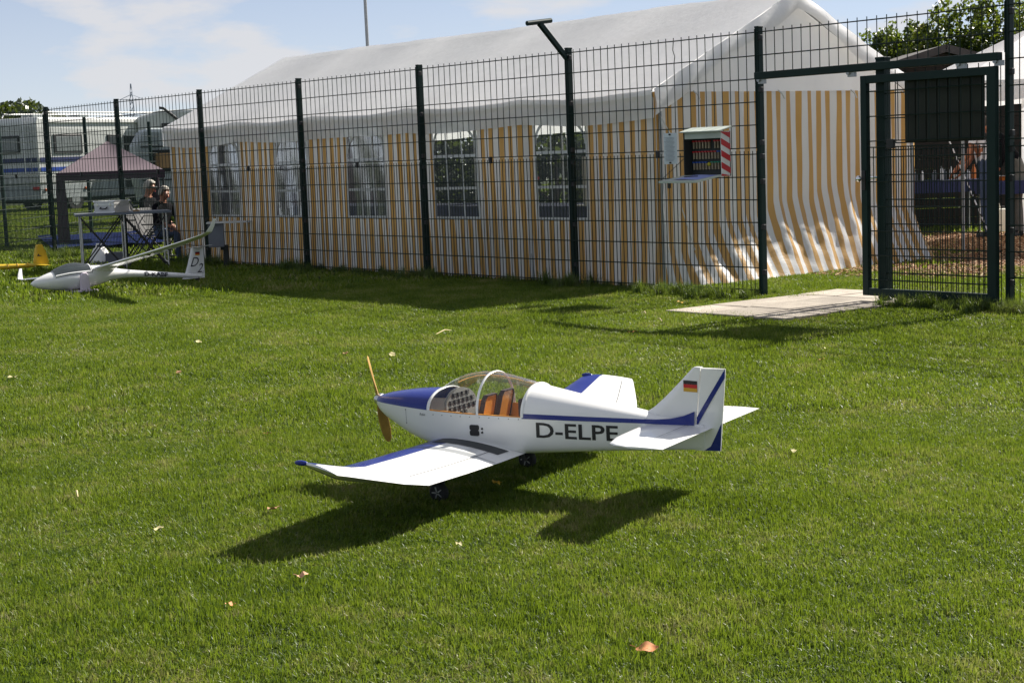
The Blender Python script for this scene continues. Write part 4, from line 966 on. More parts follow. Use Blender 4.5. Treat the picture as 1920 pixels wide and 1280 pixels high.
for z, le, te in ((.045, -1.27, -1.565), (.08, -1.305, -1.570), (.21, -1.355, -1.570), (.36, -1.400, -1.570), (.395, -1.408, -1.570)):
    ring = [(le+(te-le)*u, .014*min(1, math.sqrt(u*5))*(1-.6*u), z) for u in np.linspace(0, 1, 8)]; rings.append(ring+[(p[0], -p[1], p[2]) for p in reversed(ring[1:])])
b.loft(rings); SF = b.obj('fin', 'glider_white', SPL, smooth=True, angle=40)
b = MB(); rings = []
for y, le, ch in ((-.33, -1.455, .06), (-.30, -1.445, .085), (0, -1.42, .14), (.30, -1.445, .085), (.33, -1.455, .06)): rings.append([(le-x*ch, y, .402+q*.07*ch+y*.10) for x, c, q in FOIL])
b.loft(rings); b.obj('tailplane', 'glider_white', SPL, smooth=True, angle=40)
def fy(x, z): u = np.interp(z, [.045, .21, .395], [-1.27, -1.355, -1.408]); f = (u-x)/(u+1.57); return .014*(1-.6*min(max(f, 0.2), 1))+.0015
for k, mm in enumerate(('flag_black', 'flag_red', 'flag_gold')):
    decal('flag_band', [(-1.455, .352-.014*k), (-1.515, .352-.014*k), (-1.515, .338-.014*k), (-1.455, .338-.014*k)], mm, SF, fy)
lettering('competition_mark', 'D', .115, .105, lambda u, v: (-1.385-u, fy(-1.385-u, .19+v)+.001, .185+v), 'ink', SF, shear=0.45)
lettering('competition_mark', '2', .085, .105, lambda u, v: (-1.468-u, fy(-1.468-u, .11+v)+.001, .110+v), 'ink', SF, shear=0.45)
lettering('competition_mark', 'c', .022, .025, lambda u, v: (-1.540-u, fy(-1.540-u, .1+v)+.001, .100+v), 'ink', SF, shear=0.3)
def fus_y(x, z):
    r_ = float(np.interp(-x, [-a for a, _, _ in FUS], [q for _, q, _ in FUS])); zc = float(np.interp(-x, [-a for a, _, _ in FUS], [q for _, _, q in FUS])); return math.sqrt(max(r_*r_-(z-zc)**2, 1e-6))
lettering('registration', 'D-KABF', .30, .046, lambda u, v: (-.78-u, fus_y(-.78-u, .124-u*.10+v)+.002, .124-u*.10+v), 'ink', FU, bold=0.045)
b = MB(); b.loft([[(-1.47+.03*math.cos(a), .008*s, .032+.03*math.sin(a)) for a in np.linspace(0, 6.283, 13)[:-1]] for s in (-1, 1)]); b.obj('tail_wheel', 'rubber', SPL)
# foam stand under it
ST = thing('model_stand', 'pale lilac foam stand propping up the white sailplane', 'stand', SP0, SAZ)
b = MB(); b.box((0.0, 0, .016), (.28, .34, .030)); b.obj('base', 'lilac_foam', ST, bevel=0.006)
for y in (.135, -.135):
    b = MB(); b.prism([(-.055, .032), (.055, .032), (.05, .13), (.045, .195), (.02, .222), (-.02, .222), (-.045, .195), (-.05, .13)], lambda x, z, sd: (x, y+(.018 if sd else -.018), z)); b.obj('upright', 'lilac_foam', ST, bevel=0.006)
# ================================================================== YELLOW GLIDER
YG0 = gnd(78, 507); YAZ = axes_angle(R(28))
YG = thing('model_glider', 'yellow model glider lying in the grass by the fence', 'glider', YG0, YAZ)
b = MB(); b.loft([[(x, r_*math.cos(a), z+r_*math.sin(a)) for a in np.linspace(0, 2*math.pi, 15)[:-1]] for x, r_, z in ((-.06, .018, .075), (.2, .028, .078), (.6, .042, .082), (.95, .06, .09), (1.3, .062, .09), (1.55, .045, .085), (1.68, .012, .08))]); b.obj('fuselage', 'yellow_gl', YG, smooth=True)
b = MB(); rings = []
for z, le, te in ((.07, .10, -.10), (.12, .105, -.105), (.25, .085, -.075), (.345, .062, -.035), (.358, .052, -.028)):
    ring = [(le+(te-le)*u, .012*min(1, math.sqrt(u*5))*(1-.6*u), z) for u in np.linspace(0, 1, 8)]; rings.append(ring+[(p[0], -p[1], p[2]) for p in reversed(ring[1:])])
b.loft(rings); YF = b.obj('fin', 'yellow_gl', YG, smooth=True, angle=40)
m_ = MB(); m_.add([(.05, .012, .20), (-.02, .010, .195), (.02, .011, .215), (.03, .011, .235)], [(0, 1, 2, 3)]); m_.obj('fin_mark', 'ink', YF)
for sg in (1, -1):
    b = MB(); b.loft([[(le-x*ch, sg*y, .082+q*.07*ch) for x, c, q in FOIL] for y, le, ch in ((.0, .08, .16), (.2, .04, .12), (.30, .0, .07))]); b.obj('tailplane', 'yellow_gl', YG, smooth=True, angle=40)
    b = MB(); b.loft([[(le-x*ch, sg*y, .11+dz+(c+q*.11)*ch) for x, c, q in FOIL] for y, le, ch, dz in ((.0, 1.12, .24, 0), (.6, 1.10, .22, -.01+sg*-.02), (1.1, 1.05, .16, -.02+sg*-.03), (1.35, .98, .08, -.03+sg*-.03), (1.42, .93, .03, -.03+sg*-.03))]); b.obj('wing', 'yellow_gl', YG, smooth=True, angle=35)
for x in (.18, .32, .45, .62): 
    b = MB(); b.tube([(x, .034*math.cos(a)*1.06, .079+.034*math.sin(a)*1.06) for a in np.linspace(0, 6.283, 17)], .006, 5); b.obj('band', 'flag_gold', YG)

# ================================================================== KEY / FREQUENCY CABINET ON THE FENCE
CB = thing('peg_cabinet', 'open grey peg cabinet with red and white striped side hung on the fence', 'cabinet', (-3.31, -0.012, 1.075))
CWD, CHH, CDP = 0.475, 0.40, 0.105
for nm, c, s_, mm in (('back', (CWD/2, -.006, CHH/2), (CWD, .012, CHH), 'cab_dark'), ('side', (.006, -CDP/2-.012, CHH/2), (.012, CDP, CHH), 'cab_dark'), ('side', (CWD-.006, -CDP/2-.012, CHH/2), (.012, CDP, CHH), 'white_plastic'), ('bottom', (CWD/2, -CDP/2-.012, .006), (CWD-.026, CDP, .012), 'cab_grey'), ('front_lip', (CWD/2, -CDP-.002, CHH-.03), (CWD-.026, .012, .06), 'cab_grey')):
    b = MB(); b.box(c, s_); o = b.obj(nm, mm, CB, bevel=0.002)
    if mm == 'white_plastic':
        for k in range(-1, 5):
            z0 = .02+k*.105; q = [(-.005, z0), (-CDP-.020, z0+.055), (-CDP-.020, z0+.11), (-.005, z0+.055)]; q = [(y, min(max(z, .003), CHH-.003)) for y, z in q]
            if q[1][1]-q[2][1] == 0 and q[0][1] == q[3][1]: continue
            m_ = MB(); m_.add([(CWD+.0015, y, z) for y, z in q], [(0, 1, 2, 3)]); m_.obj('warning_stripe', 'sig_red', o)
b = MB(); b.prism([(.02, CHH+.035), (-CDP-.05, CHH-.002), (-CDP-.05, CHH+.008), (.02, CHH+.047)], lambda y, z, sd: (-.015 if not sd else CWD+.015, y, z)); b.obj('lid', 'cab_grey', CB, bevel=0.002)
b = MB(); b.prism([(-CDP-.012, .002), (-CDP-.34, -.045), (-CDP-.34, -.025), (-CDP-.012, .016)], lambda y, z, sd: (.0 if not sd else CWD, y, z)); FL = b.obj('flap', 'cab_grey', CB, bevel=0.002)
b = MB(); b.box((.12, -CDP-.325, -.065), (.03, .02, .05)); b.obj('padlock', 'black', FL, bevel=0.004)
b = MB(); b.tube([(.004, -.03, CHH*.55), (.002, -CDP-.33, -.03)], .003, 5); b.obj('stay_cord', 'dark_metal', FL)
cols = [['sig_red']*6+[None]+['sig_red']*4, ['sig_red']*8+['sig_blue']*3, ['sig_blue']*5+['peg_yellow']+['sig_green']*5]
for j, row in enumerate(cols):
    for k, mm in enumerate(row):
        if mm is None: continue
        x = .045+k*.038; z = .30-j*.095
        b = MB(); b.box((x, -.024, z-.018), (.013, .018, .060)); pg = b.obj('peg', 'peg_wood', CB, bevel=0.002)
        b = MB(); b.box((x, -.026, z+.018), (.026, .024, .012)) if mm != 'peg_yellow' else b.ball((x, -.03, z), .018, 8, 6); b.obj('peg_tag', mm, pg)
NS = thing('notice_sheet', 'pale blue printed notice sheet fixed to the fence beside the peg cabinet', 'sheet', (-3.66, -0.03, 1.195))
b = MB(); b.grid(4, 8, lambda u, v: (.175*u, -.004*math.sin(u*3)*v-.004, .285*v)); b.obj('page', 'paper', NS, smooth=True)
b = MB()
for k in range(19): b.box((.08+.004*(k % 3), -.0115, .03+k*.0118), (.10+.012*(k % 4), .001, .0028))
b.obj('print_lines', 'print', NS, kind='stuff')
for z in (.012, .272):
    b = MB(); b.box((.09, -.014, z), (.016, .012, .014)); b.obj('clip', 'black', NS)
BP = thing('clipboard_sheet', 'blue sheet of paper lying on the fold down flap of the peg cabinet', 'paper', (-3.07, -0.27, 1.068))
b = MB(); b.grid(4, 4, lambda u, v: (-.10+.30*u, .12-.26*v, .024+.003*math.sin(u*5)-.031*v)); b.obj('page', 'blue_paper', BP, smooth=True)
b = MB(); b.cyl((-.05, -.05, .014), (.09, -.02, .018), .004, n=6); b.obj('pen', 'ink', BP)

# ================================================================== CAMPING TABLE, CASE, BITS BENEATH
tb_c = gnd(236, 506); TZ = 0.775
TB = thing('camping_table', 'folding camping table with crossed aluminium legs in front of the fence', 'table', (tb_c[0], tb_c[1], 0), math.atan2(V1.y, V1.x)+R(17))
TL, TW = 1.22, 0.62
b = MB(); b.box((0, 0, TZ-.012), (TL, TW, .022)); b.obj('table_top', 'grey_plastic', TB, bevel=0.004)
b = MB()
for y in (-TW/2, TW/2): b.box((0, y, TZ-.014), (TL+.01, .012, .030))
for x in (-TL/2, TL/2): b.box((x, 0, TZ-.014), (.012, TW-.014, .029))
b.obj('table_edge', 'table_grey', TB, kind='stuff')
for x in (-TL/2+.06, 0.0, TL/2-.06):
    for y in (-TW/2+.05, TW/2-.05):
        b = MB(); b.cyl((x, y, 0), (x, y, TZ-.03), .011, n=8); b.obj('leg', 'alu_panel', TB)
for y in (-TW/2+.05, TW/2-.05):
    for xa, xb in ((-TL/2+.06, -.01), (.01, TL/2-.06)):
        for za, zb_ in ((.04, TZ-.05), (TZ-.05, .04)):
            b = MB(); b.cyl((xa, y+.012*(1 if za < .1 else -1), za), (xb, y+.012*(1 if za < .1 else -1), zb_), .009, n=6); b.obj('cross_brace', 'dark_metal', TB)
b = MB(); b.cyl((TL/2-.06, -TW/2+.05, .09), (TL/2-.06, TW/2-.05, .09), .009, n=6); b.obj('stretcher', 'alu_panel', TB)
cs_p = TB.matrix_basis @ Vector((-.13, -.02, 0))
CSE = thing('aluminium_case', 'silver aluminium flight case on the camping table', 'case', (cs_p.x, cs_p.y, TZ), math.atan2(V1.y, V1.x)+R(-28))
cw, cd, ch = .34, .30, .155
b = MB(); b.box((0, 0, .055), (cw, cd, .104)); b.obj('body', 'alu_panel', CSE, bevel=0.006)
b = MB(); b.box((0, 0, .131), (cw, cd, .044)); b.obj('case_lid', 'alu_panel', CSE, bevel=0.006)
for z in (.006, .104, .113, .151):
    for c, s_ in (((0, -cd/2-.001, z), (cw+.006, .006, .012)), ((0, cd/2+.001, z), (cw+.006, .006, .012)), ((-cw/2-.001, 0, z), (.006, cd, .0115)), ((cw/2+.001, 0, z), (.006, cd, .0115))):
        b = MB(); b.box(c, s_); b.obj('edge_trim', 'alu', CSE)
for sx in (-1, 1):
    for sy in (-1, 1):
        for z in (.009, .148): b = MB(); b.ball((sx*cw/2, sy*cd/2, z), .014, 8, 6); b.obj('corner', 'chrome', CSE, smooth=True)
b = MB(); b.tube([(-.055, -cd/2-.004, .075), (-.05, -cd/2-.03, .055), (0, -cd/2-.034, .05), (.05, -cd/2-.03, .055), (.055, -cd/2-.004, .075)], .008, 8); b.obj('handle', 'black', CSE, smooth=True)
for x in (-.11, .11):
    b = MB(); b.box((x, -cd/2-.006, .108), (.025, .008, .04)); b.obj('latch', 'chrome', CSE, bevel=0.002)
bg = gnd(188, 494)
BG = thing('plastic_bag', 'crumpled white carrier bag under the camping table', 'bag', (bg[0], bg[1], 0), 0.4)
b = MB(); b.loft([[((.16*s_+.012*math.sin(a*5+z*30))*math.cos(a), (.10*s_+.012*math.cos(a*7+z*21))*math.sin(a), z+.008*math.sin(a*3)) for a in np.linspace(0, 6.283, 25)[:-1]] for z, s_ in ((.005, 1.15), (.05, 1.1), (.11, .95), (.17, .8), (.21, .62), (.23, .5))]); b.obj('bag_body', 'white_plastic', BG, smooth=True, angle=70)
b = MB(); b.tube([(-.06, 0, .22), (-.05, 0, .28), (.05, 0, .28), (.06, 0, .22)], .012, 6, sq=.4); b.obj('bag_handle', 'white_plastic', BG, smooth=True)
bx_ = gnd(216, 494); crate('grey_crate', 'open grey storage crate on the ground beside the white carrier bag', 'crate', (bx_[0], bx_[1], 0), (.34, .24, .16), 'grey_plastic', -0.5)
MT = gnd(206, 498)
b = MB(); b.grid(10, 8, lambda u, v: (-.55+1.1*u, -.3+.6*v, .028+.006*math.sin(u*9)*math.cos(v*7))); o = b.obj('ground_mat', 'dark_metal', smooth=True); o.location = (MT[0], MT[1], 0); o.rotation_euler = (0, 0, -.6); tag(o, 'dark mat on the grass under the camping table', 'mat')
rc = TB.matrix_basis @ Vector((.18, -.08, TZ)); RC = thing('wooden_block', 'small brown wooden block lying on the camping table beside the silver case', 'block', rc, .3)
b = MB(); b.box((0, 0, .010), (.085, .04, .020)); b.obj('block_body', 'cardboard', RC, bevel=0.003); b = MB(); b.cyl((0.02, 0, .02), (.02, 0, .028), .008, n=8); b.obj('block_knob', 'dark_metal', RC)
# box with flat top on a short post by the fence
bp = aty(424, 470, -.16)
BXP = thing('post_box', 'grey box with a flat top plate on a short dark post by the fence', 'box', (bp[0], bp[1], 0), math.atan2(V1.y, V1.x)+R(8))
b = MB(); b.box((0, 0, .14), (.07, .07, .32)); b.obj('post', 'camper_dark', BXP, bevel=0.004)
b = MB(); b.box((-.115, 0, .43), (.20, .26, .30)); b.obj('box_body', 'grey_plastic', BXP, bevel=0.006)
b = MB(); b.box((-.02, 0, .262), (.10, .12, .05)); b.obj('bracket', 'camper_dark', BXP, bevel=0.004)
b = MB(); b.box((.06, 0, .597), (.58, .36, .018)); b.obj('top_plate', 'alu_panel', BXP, bevel=0.003)

# ================================================================== PEOPLE
def figure(name, label, J, E, regions, hair, parent_loc, rz=0.0, extra=None):
    """J: joint -> ((x, y, z), (rx, ry)); E: edges; regions: material per joint"""
    names = list(J); me = bpy.data.meshes.new(name); me.from_pydata([J[k][0] for k in names], [(names.index(a), names.index(b_)) for a, b_ in E], [])
    o = bpy.data.objects.new(name, me); COL.objects.link(o)
    md = o.modifiers.new('skin', 'SKIN'); md.use_smooth_shade = True; sv = me.skin_vertices[0].data
    for i, k in enumerate(names): sv[i].radius = J[k][1]; sv[i].use_root = (k == 'pelvis')
    o.modifiers.new('sub', 'SUBSURF').levels = 2; o.modifiers['sub'].render_levels = 2
    dg = bpy.context.evaluated_depsgraph_get(); dg.update(); m2 = bpy.data.meshes.new_from_object(o.evaluated_get(dg)); bpy.data.objects.remove(o)
    mats = []; 
    for k in names:
        if regions[k] not in mats: mats.append(regions[k])
    m2.materials.clear()
    for mm in mats: m2.materials.append(M[mm])
    jp = np.array([J[k][0] for k in names])
    segs = [(np.array(J[a][0]), np.array(J[b_][0]), regions[b_]) for a, b_ in E]
    for p in m2.polygons:
        c = np.array(p.center); best = None
        for a, b_, mm in segs:
            ab = b_-a; t = min(max(float((c-a) @ ab/(ab @ ab)), 0), 1); d_ = float(np.linalg.norm(c-a-t*ab))
            if best is None or d_ < best[0]: best = (d_, mm)
        p.material_index = mats.index(best[1])
    t = thing(name, label, 'person', parent_loc, rz)
    body = bpy.data.objects.new('body', m2); COL.objects.link(body); body.parent = t; m2.shade_smooth()
    hd = Vector(J['head'][0])
    fd = Vector(J['nose'][0])-hd; fd.z = 0; fd.normalize(); sdv = Vector((-fd.y, fd.x, 0))
    b = MB()                                                     # hair: cap over the crown, open at the face
    for i in range(9):
        pass
    rings = []
    for i in range(8):
        ph = R(8+i*14); ring = []
        for k in range(20):
            a = 2*math.pi*k/20; dirv = fd*math.cos(a)+sdv*math.sin(a); cut = 1.0 if math.cos(a) < 0.35 else 0.55
            p_ = ph*(cut if i > 3 else min(1, cut+0.25)); rr = .103*(1+.03*math.sin(a*7+i*2)); ring.append(hd+dirv*(rr*math.sin(p_)*(.92 if abs(math.sin(a)) > .7 else 1.06))+Vector((0, 0, .020+.120*math.cos(p_))))
        rings.append(ring)
    b.loft(rings, cap=True); b.obj('hair', hair, t, smooth=True)
    for s_ in (-1, 1):
        b = MB(); b.ball(hd+sdv*(.083*s_)+Vector((0, 0, -.01)), (.012+.01*abs(fd.x), .012+.01*abs(fd.y), .03), 8, 6); b.obj('ear', regions['head'], t, smooth=True)
        b = MB(); b.ball(hd+fd*.088+sdv*(.032*s_)+Vector((0, 0, .012)), .012, 8, 6); b.obj('eye', 'white_plastic' if not (extra and 'glasses' in extra) else 'black', t, smooth=True)
    if extra and 'glasses' in extra:
        b = MB(); b.tube([hd+sdv*.085+Vector((0, 0, .015)), hd+sdv*.07+fd*.095+Vector((0, 0, .012)), hd+fd*.107+Vector((0, 0, .012)), hd-sdv*.07+fd*.095+Vector((0, 0, .012)), hd-sdv*.085+Vector((0, 0, .015))], .013, 6); b.obj('sunglasses', 'black', t, smooth=True)
    b = MB(); b.tube([hd+fd*.088+sdv*.026+Vector((0, 0, -.052)), hd+fd*.094+Vector((0, 0, -.054)), hd+fd*.088-sdv*.026+Vector((0, 0, -.052))], .005, 6); b.obj('mouth', 'red_cloth', t)
    return t
def hand_pts(J, E, side, wrist, direc, down, reg, regions, mat):
    d = Vector(direc).normalized(); dn = Vector(down).normalized(); sd = d.cross(dn).normalized(); w = Vector(wrist); palm = w+d*.05
    J[side+'palm'] = (tuple(palm), (.036, .020)); regions[side+'palm'] = mat; E.append((side+'wrist', side+'palm'))
    for i, (off, ln) in enumerate(((-.027, .068), (-.009, .078), (.009, .074), (.027, .058))):
        k1 = palm+d*.035+sd*off; k2 = k1+d*ln*.55+dn*.012; k3 = k2+d*ln*.35+dn*ln*.35
        for nm, p_, r_ in (('a', k1, .010), ('b', k2, .009), ('c', k3, .007)): J[f'{side}f{i}{nm}'] = (tuple(p_), (r_, r_)); regions[f'{side}f{i}{nm}'] = mat
        E += [(side+'palm', f'{side}f{i}a'), (f'{side}f{i}a', f'{side}f{i}b'), (f'{side}f{i}b', f'{side}f{i}c')]
    th = w+d*.03-sd*.035+dn*.005; t2 = th+d*.03-sd*.022+dn*.012
    J[side+'t1'] = (tuple(th), (.012, .012)); J[side+'t2'] = (tuple(t2), (.009, .009)); regions[side+'t1'] = regions[side+'t2'] = mat
    E += [(side+'palm', side+'t1'), (side+'t1', side+'t2')]
def person(name, label, loc, rz, pose, cl, hair, skin='skin', extra=None):
    J = {}; E = []; G = {}
    def j(k, p, r, mm): J[k] = (tuple(p), r if isinstance(r, tuple) else (r, r)); G[k] = mm
    top, leg, shoe = cl
    P = pose
    j('pelvis', P['pelvis'], (.155, .115), leg); j('belly', P['belly'], (.155, .11), top); j('chest', P['chest'], (.175, .115), top); j('neck0', P['neck'], (.075, .07), top)
    hd = Vector(P['head']); n0 = Vector(P['neck']); up = (hd-n0).normalized(); fdir = Vector(P.get('face', (1, 0, 0))).normalized()
    j('neck', n0+up*.06, .052, skin); j('head', hd, (.082, .094), skin); j('crown', hd+Vector((0, 0, .075)), (.070, .078), skin); j('jaw', hd+fdir*.035+Vector((0, 0, -.065)), (.055, .05), skin)
    j('nose', hd+fdir*.108+Vector((0, 0, -.012)), .011, skin)
    E += [('pelvis', 'belly'), ('belly', 'chest'), ('chest', 'neck0'), ('neck0', 'neck'), ('neck', 'head'), ('head', 'crown'), ('head', 'jaw'), ('head', 'nose')]
    for s in ('l', 'r'):
        sh, el, wr = P[s+'sh'], P[s+'el'], P[s+'wr']; sl = P.get('sleeve', top)
        j(s+'sh', sh, .062, top); j(s+'mid', (Vector(sh)+Vector(el))/2, .050, top); j(s+'el', el, .040, sl); j(s+'fore', (Vector(el)*.5+Vector(wr)*.5), .036, sl); j(s+'wrist', wr, (.028, .024), skin)
        E += [('chest', s+'sh'), (s+'sh', s+'mid'), (s+'mid', s+'el'), (s+'el', s+'fore'), (s+'fore', s+'wrist')]
        hand_pts(J, E, s, wr, Vector(wr)-Vector(el), P.get('palmdown', (0, 0, -1)) if abs((Vector(wr)-Vector(el)).normalized().z) < .8 else (1, 0, 0), None, G, skin)
        hp, kn, an = P[s+'hp'], P[s+'kn'], P[s+'an']
        j(s+'hp', hp, (.092, .10), leg); j(s+'th', (Vector(hp)+Vector(kn))/2, .078, leg); j(s+'kn', kn, .060, leg); j(s+'ca', (Vector(kn)*.6+Vector(an)*.4), .058, leg); j(s+'an', an, .042, leg)
        ft = Vector(P.get('foot', (1, 0, 0))).normalized(); j(s+'heel', Vector(an)+Vector((0, 0, -.05)), (.042, .036), shoe); j(s+'toe', Vector(an)+ft*.15+Vector((0, 0, -.058)), (.042, .028), shoe)
        E += [('pelvis', s+'hp'), (s+'hp', s+'th'), (s+'th', s+'kn'), (s+'kn', s+'ca'), (s+'ca', s+'an'), (s+'an', s+'heel'), (s+'heel', s+'toe')]
    return figure(name, label, J, E, G, hair, loc, rz, extra)
def sit_pose(lean=0.1, face=(1, 0, 0), hx=0.0):
    return dict(pelvis=(0, 0, .47), belly=(-.01+lean*.15, 0, .64), chest=(lean*.35, 0, .84), neck=(lean*.5, 0, .99), head=(lean*.65+.03, 0, 1.125), face=face,
        lsh=(lean*.4, .19, .92), lel=(.10+lean*.4, .25, .68), lwr=(.31, .16, .60), rsh=(lean*.4, -.19, .92), rel=(.10+lean*.4, -.25, .68), rwr=(.31, -.16, .60),
        lhp=(.03, .10, .46), lkn=(.44, .13, .49), lan=(.46, .12, .09), rhp=(.03, -.10, .46), rkn=(.44, -.13, .49), ran=(.46, -.12, .09))
def stand_pose(bend=0.0, face=(1, 0, 0)):
    s, c = math.sin(bend), math.cos(bend); up = lambda d, y=0, f=0: (s*d+f*c, y, .95+c*d-f*s)
    return dict(pelvis=(0, 0, .95), belly=up(.17), chest=up(.38), neck=up(.53), head=up(.67, 0, .04), face=face,
        lsh=up(.46, .19), lel=up(.22, .26, .14), lwr=up(.10, .20, .34), rsh=up(.46, -.19), rel=up(.22, -.26, .10), rwr=up(.06, -.22, .30),
        lhp=(0, .10, .90), lkn=(.02, .11, .50), lan=(-.02, .12, .09), rhp=(0, -.10, .90), rkn=(.03, -.11, .50), ran=(.0, -.12, .09))
s1 = atd(273, 400, 24.9); s2 = atd(302, 410, 24.0)
az_r = math.atan2(V1.y, V1.x)
def chair(name, label, loc, rz, mat, seat_h=.42):
    t = thing(name, label, 'chair', loc, rz)
    b = MB(); b.grid(6, 6, lambda u, v: (-.24+.48*u, -.24+.48*v, seat_h-.03*math.sin(u*3.14)*math.sin(v*3.14))); b.obj('seat', mat, t, smooth=True)
    b = MB(); b.grid(6, 6, lambda u, v: (-.25-.14*v-.02*math.sin(u*3.14), -.23+.46*u, seat_h+.03+.45*v)); b.obj('backrest', mat, t, smooth=True)
    for sy in (-.25, .25):
        b = MB(); b.tube([(.26, sy, 0), (-.22, sy, seat_h+.02), (-.42, sy, seat_h+.52)], .012, 8); b.obj('side_frame', 'dark_metal', t, smooth=True)
        b = MB(); b.cyl((-.26, sy, 0), (.24, sy, seat_h+.2), .012, n=8); b.obj('leg', 'dark_metal', t)
        b = MB(); b.box((.0, sy, seat_h+.21), (.42, .045, .022)); b.obj('armrest', 'black', t, bevel=0.006)
    return t
q1 = (s1[0], s1[1], 0); q2 = (s2[0], s2[1], 0)
pA = person('person', 'seated person with curly grey hair, sunglasses and black jacket beyond the fence', q1, az_r+R(-18), sit_pose(.12, (1, 0, 0)), ('jacket', 'trousers', 'black'), 'hair', extra=('glasses',))
pB = person('person', 'seated person in black with fair grey hair leaning forward next to the marquee', q2, az_r+R(-30), sit_pose(.12, (.9, -.2, -.3)), ('jacket', 'jeans', 'black'), 'hair')
cA = chair('folding_chair', 'black folding chair under the person wearing sunglasses', q1, az_r+R(-18), 'black'); cB = chair('folding_chair', 'black folding chair under the person leaning next to the marquee', q2, az_r+R(-25), 'black')
for o_, k_ in ((pA, .93), (pB, .86), (cA, .93), (cB, .86)): o_.scale = (k_, k_, k_)
ps = gnd(1850, 447)
person('person', 'person in white short sleeved shirt and jeans standing at the blue table behind the gate', (ps[0], ps[1], 0), az_r+R(160), dict(stand_pose(.30), sleeve='skin_tan'), ('shirt', 'jeans', 'black'), 'hair_dark', 'skin_tan')
p3 = atd(1908, 430, 22.6)
person('person', 'person in dark clothes bending over the blue table beside the pavilion wall', (p3[0], p3[1], 0), az_r+R(175), stand_pose(.62), ('jacket', 'trousers', 'black'), 'hair_dark', 'skin_tan')

# ================================================================== BEHIND THE GATE: hut, pavilion, tables
hp_ = atd(1765, 300, 25.5); HUT = thing('garden_hut', 'dark timber hut with low felt gable roof behind the gate', 'hut', (hp_[0], hp_[1], 0), az_r)
HWD = 3.0; hutH, hutR = 2.22, 2.66
for k in range(15):
    b = MB(); b.box((0, 0, .075+k*.148), (HWD, .03, .142)); b.obj('plank', 'timber_dark', HUT, bevel=0.004)
b = MB(); b.prism([(-HWD/2, hutH), (HWD/2, hutH), (0, hutR-.05)], lambda x, z, sd: (x, .02 if sd else -.014, z)); b.obj('gable_board', 'timber_dark', HUT)
for sx in (-1, 1):
    b = MB(); b.box((sx*(HWD/2-.02), 1.1, hutH/2), (.04, 2.2, hutH)); b.obj('side_wall', 'timber_dark', HUT)
    b = MB(); b.prism([(sx*(HWD/2+.25), hutH-.07), (0, hutR), (0, hutR+.05), (sx*(HWD/2+.25), hutH-.02)], lambda x, z, sd: (x, 2.4 if sd else -.30, z)); b.obj('roof_slope', 'roof_felt', HUT)
    b = MB(); b.beam((sx*(HWD/2+.26), -.315, hutH-.075), (sx*.01, -.315, hutR-.005), .028, .11); b.obj('barge_board', 'roof_felt', HUT)
pc = atd(1965, 300, 21.6); PV = thing('pavilion', 'small white pavilion tent with hipped roof to the right of the gate', 'tent', (pc[0], pc[1], 0), az_r)
pe, ptop, ph_ = 1.99, 2.76, 1.5
b = MB(); cor = [(-ph_, -ph_), (ph_, -ph_), (ph_, ph_), (-ph_, ph_)]
for k in range(4):
    a, c = Vector((*cor[k], pe)), Vector((*cor[(k+1) % 4], pe)); ap = Vector((0, 0, ptop))
    b.grid(12, 10, lambda u, v, a=a, c=c: tuple((a*(1-u)+c*u)*(1-v)+ap*v-Vector((0, 0, .06*math.sin(math.pi*u)*math.sin(math.pi*min(v*1.0, 1))))), uv=lambda u, v: (u, v))
b.obj('roof', 'tent_white', PV, smooth=True, angle=20)
for k in range(4):
    a, c = Vector((*cor[k], pe)), Vector((*cor[(k+1) % 4], pe)); b = MB(); b.grid(20, 4, lambda u, v, a=a, c=c: tuple((a*(1-u)+c*u)*(1.004+.006*math.sin(u*30)*v)-Vector((0, 0, pe*.004+.24*v))), uv=lambda u, v: (u, v)); b.obj('valance', 'tent_white', PV, smooth=True)
    b = MB(); b.cyl((cor[k][0]*.98, cor[k][1]*.98, 0), (cor[k][0]*.98, cor[k][1]*.98, pe-.02), .018, n=8); b.obj('leg', 'steel_tube', PV)
b = MB(); b.grid(30, 4, lambda u, v: (.12+(ph_*.97-.12)*u, ph_*.97+.02*math.sin(u*30), (pe-.02)*v), uv=lambda u, v: (u, v)); b.obj('rear_wall', 'tent_white', PV, smooth=True)
t1 = gnd(1765, 338, .75); t2 = gnd(1915, 338, .75)
T1 = table('trestle_table', 'blue clothed table laden with bottles behind the gate', (t1[0], t1[1], 0), az_r+R(4), 1.15, .6, .75, 'cloth_blue')
T2 = table('trestle_table', 'blue clothed table with food boxes beside the pavilion', (t2[0], t2[1], 0), az_r+R(4), 1.0, .6, .75, 'cloth_blue')
def bottle(loc, h, r_, mat, cap_, label, grp, name='bottle', cat='bottle'):
    t = thing(name, label, cat, loc, 0, grp); b = MB(); b.loft([[(q*math.cos(a), q*math.sin(a), z) for a in np.linspace(0, 6.283, 13)[:-1]] for z, q in ((0, r_), (h*.62, r_), (h*.75, r_*.75), (h*.86, r_*.36), (h*.96, r_*.36))]); b.obj('bottle_body', mat, t, smooth=True)
    b = MB(); b.cyl((0, 0, h*.955), (0, 0, h), r_*.42, n=10); b.obj('bottle_cap', cap_, t)
mt = T1.matrix_basis
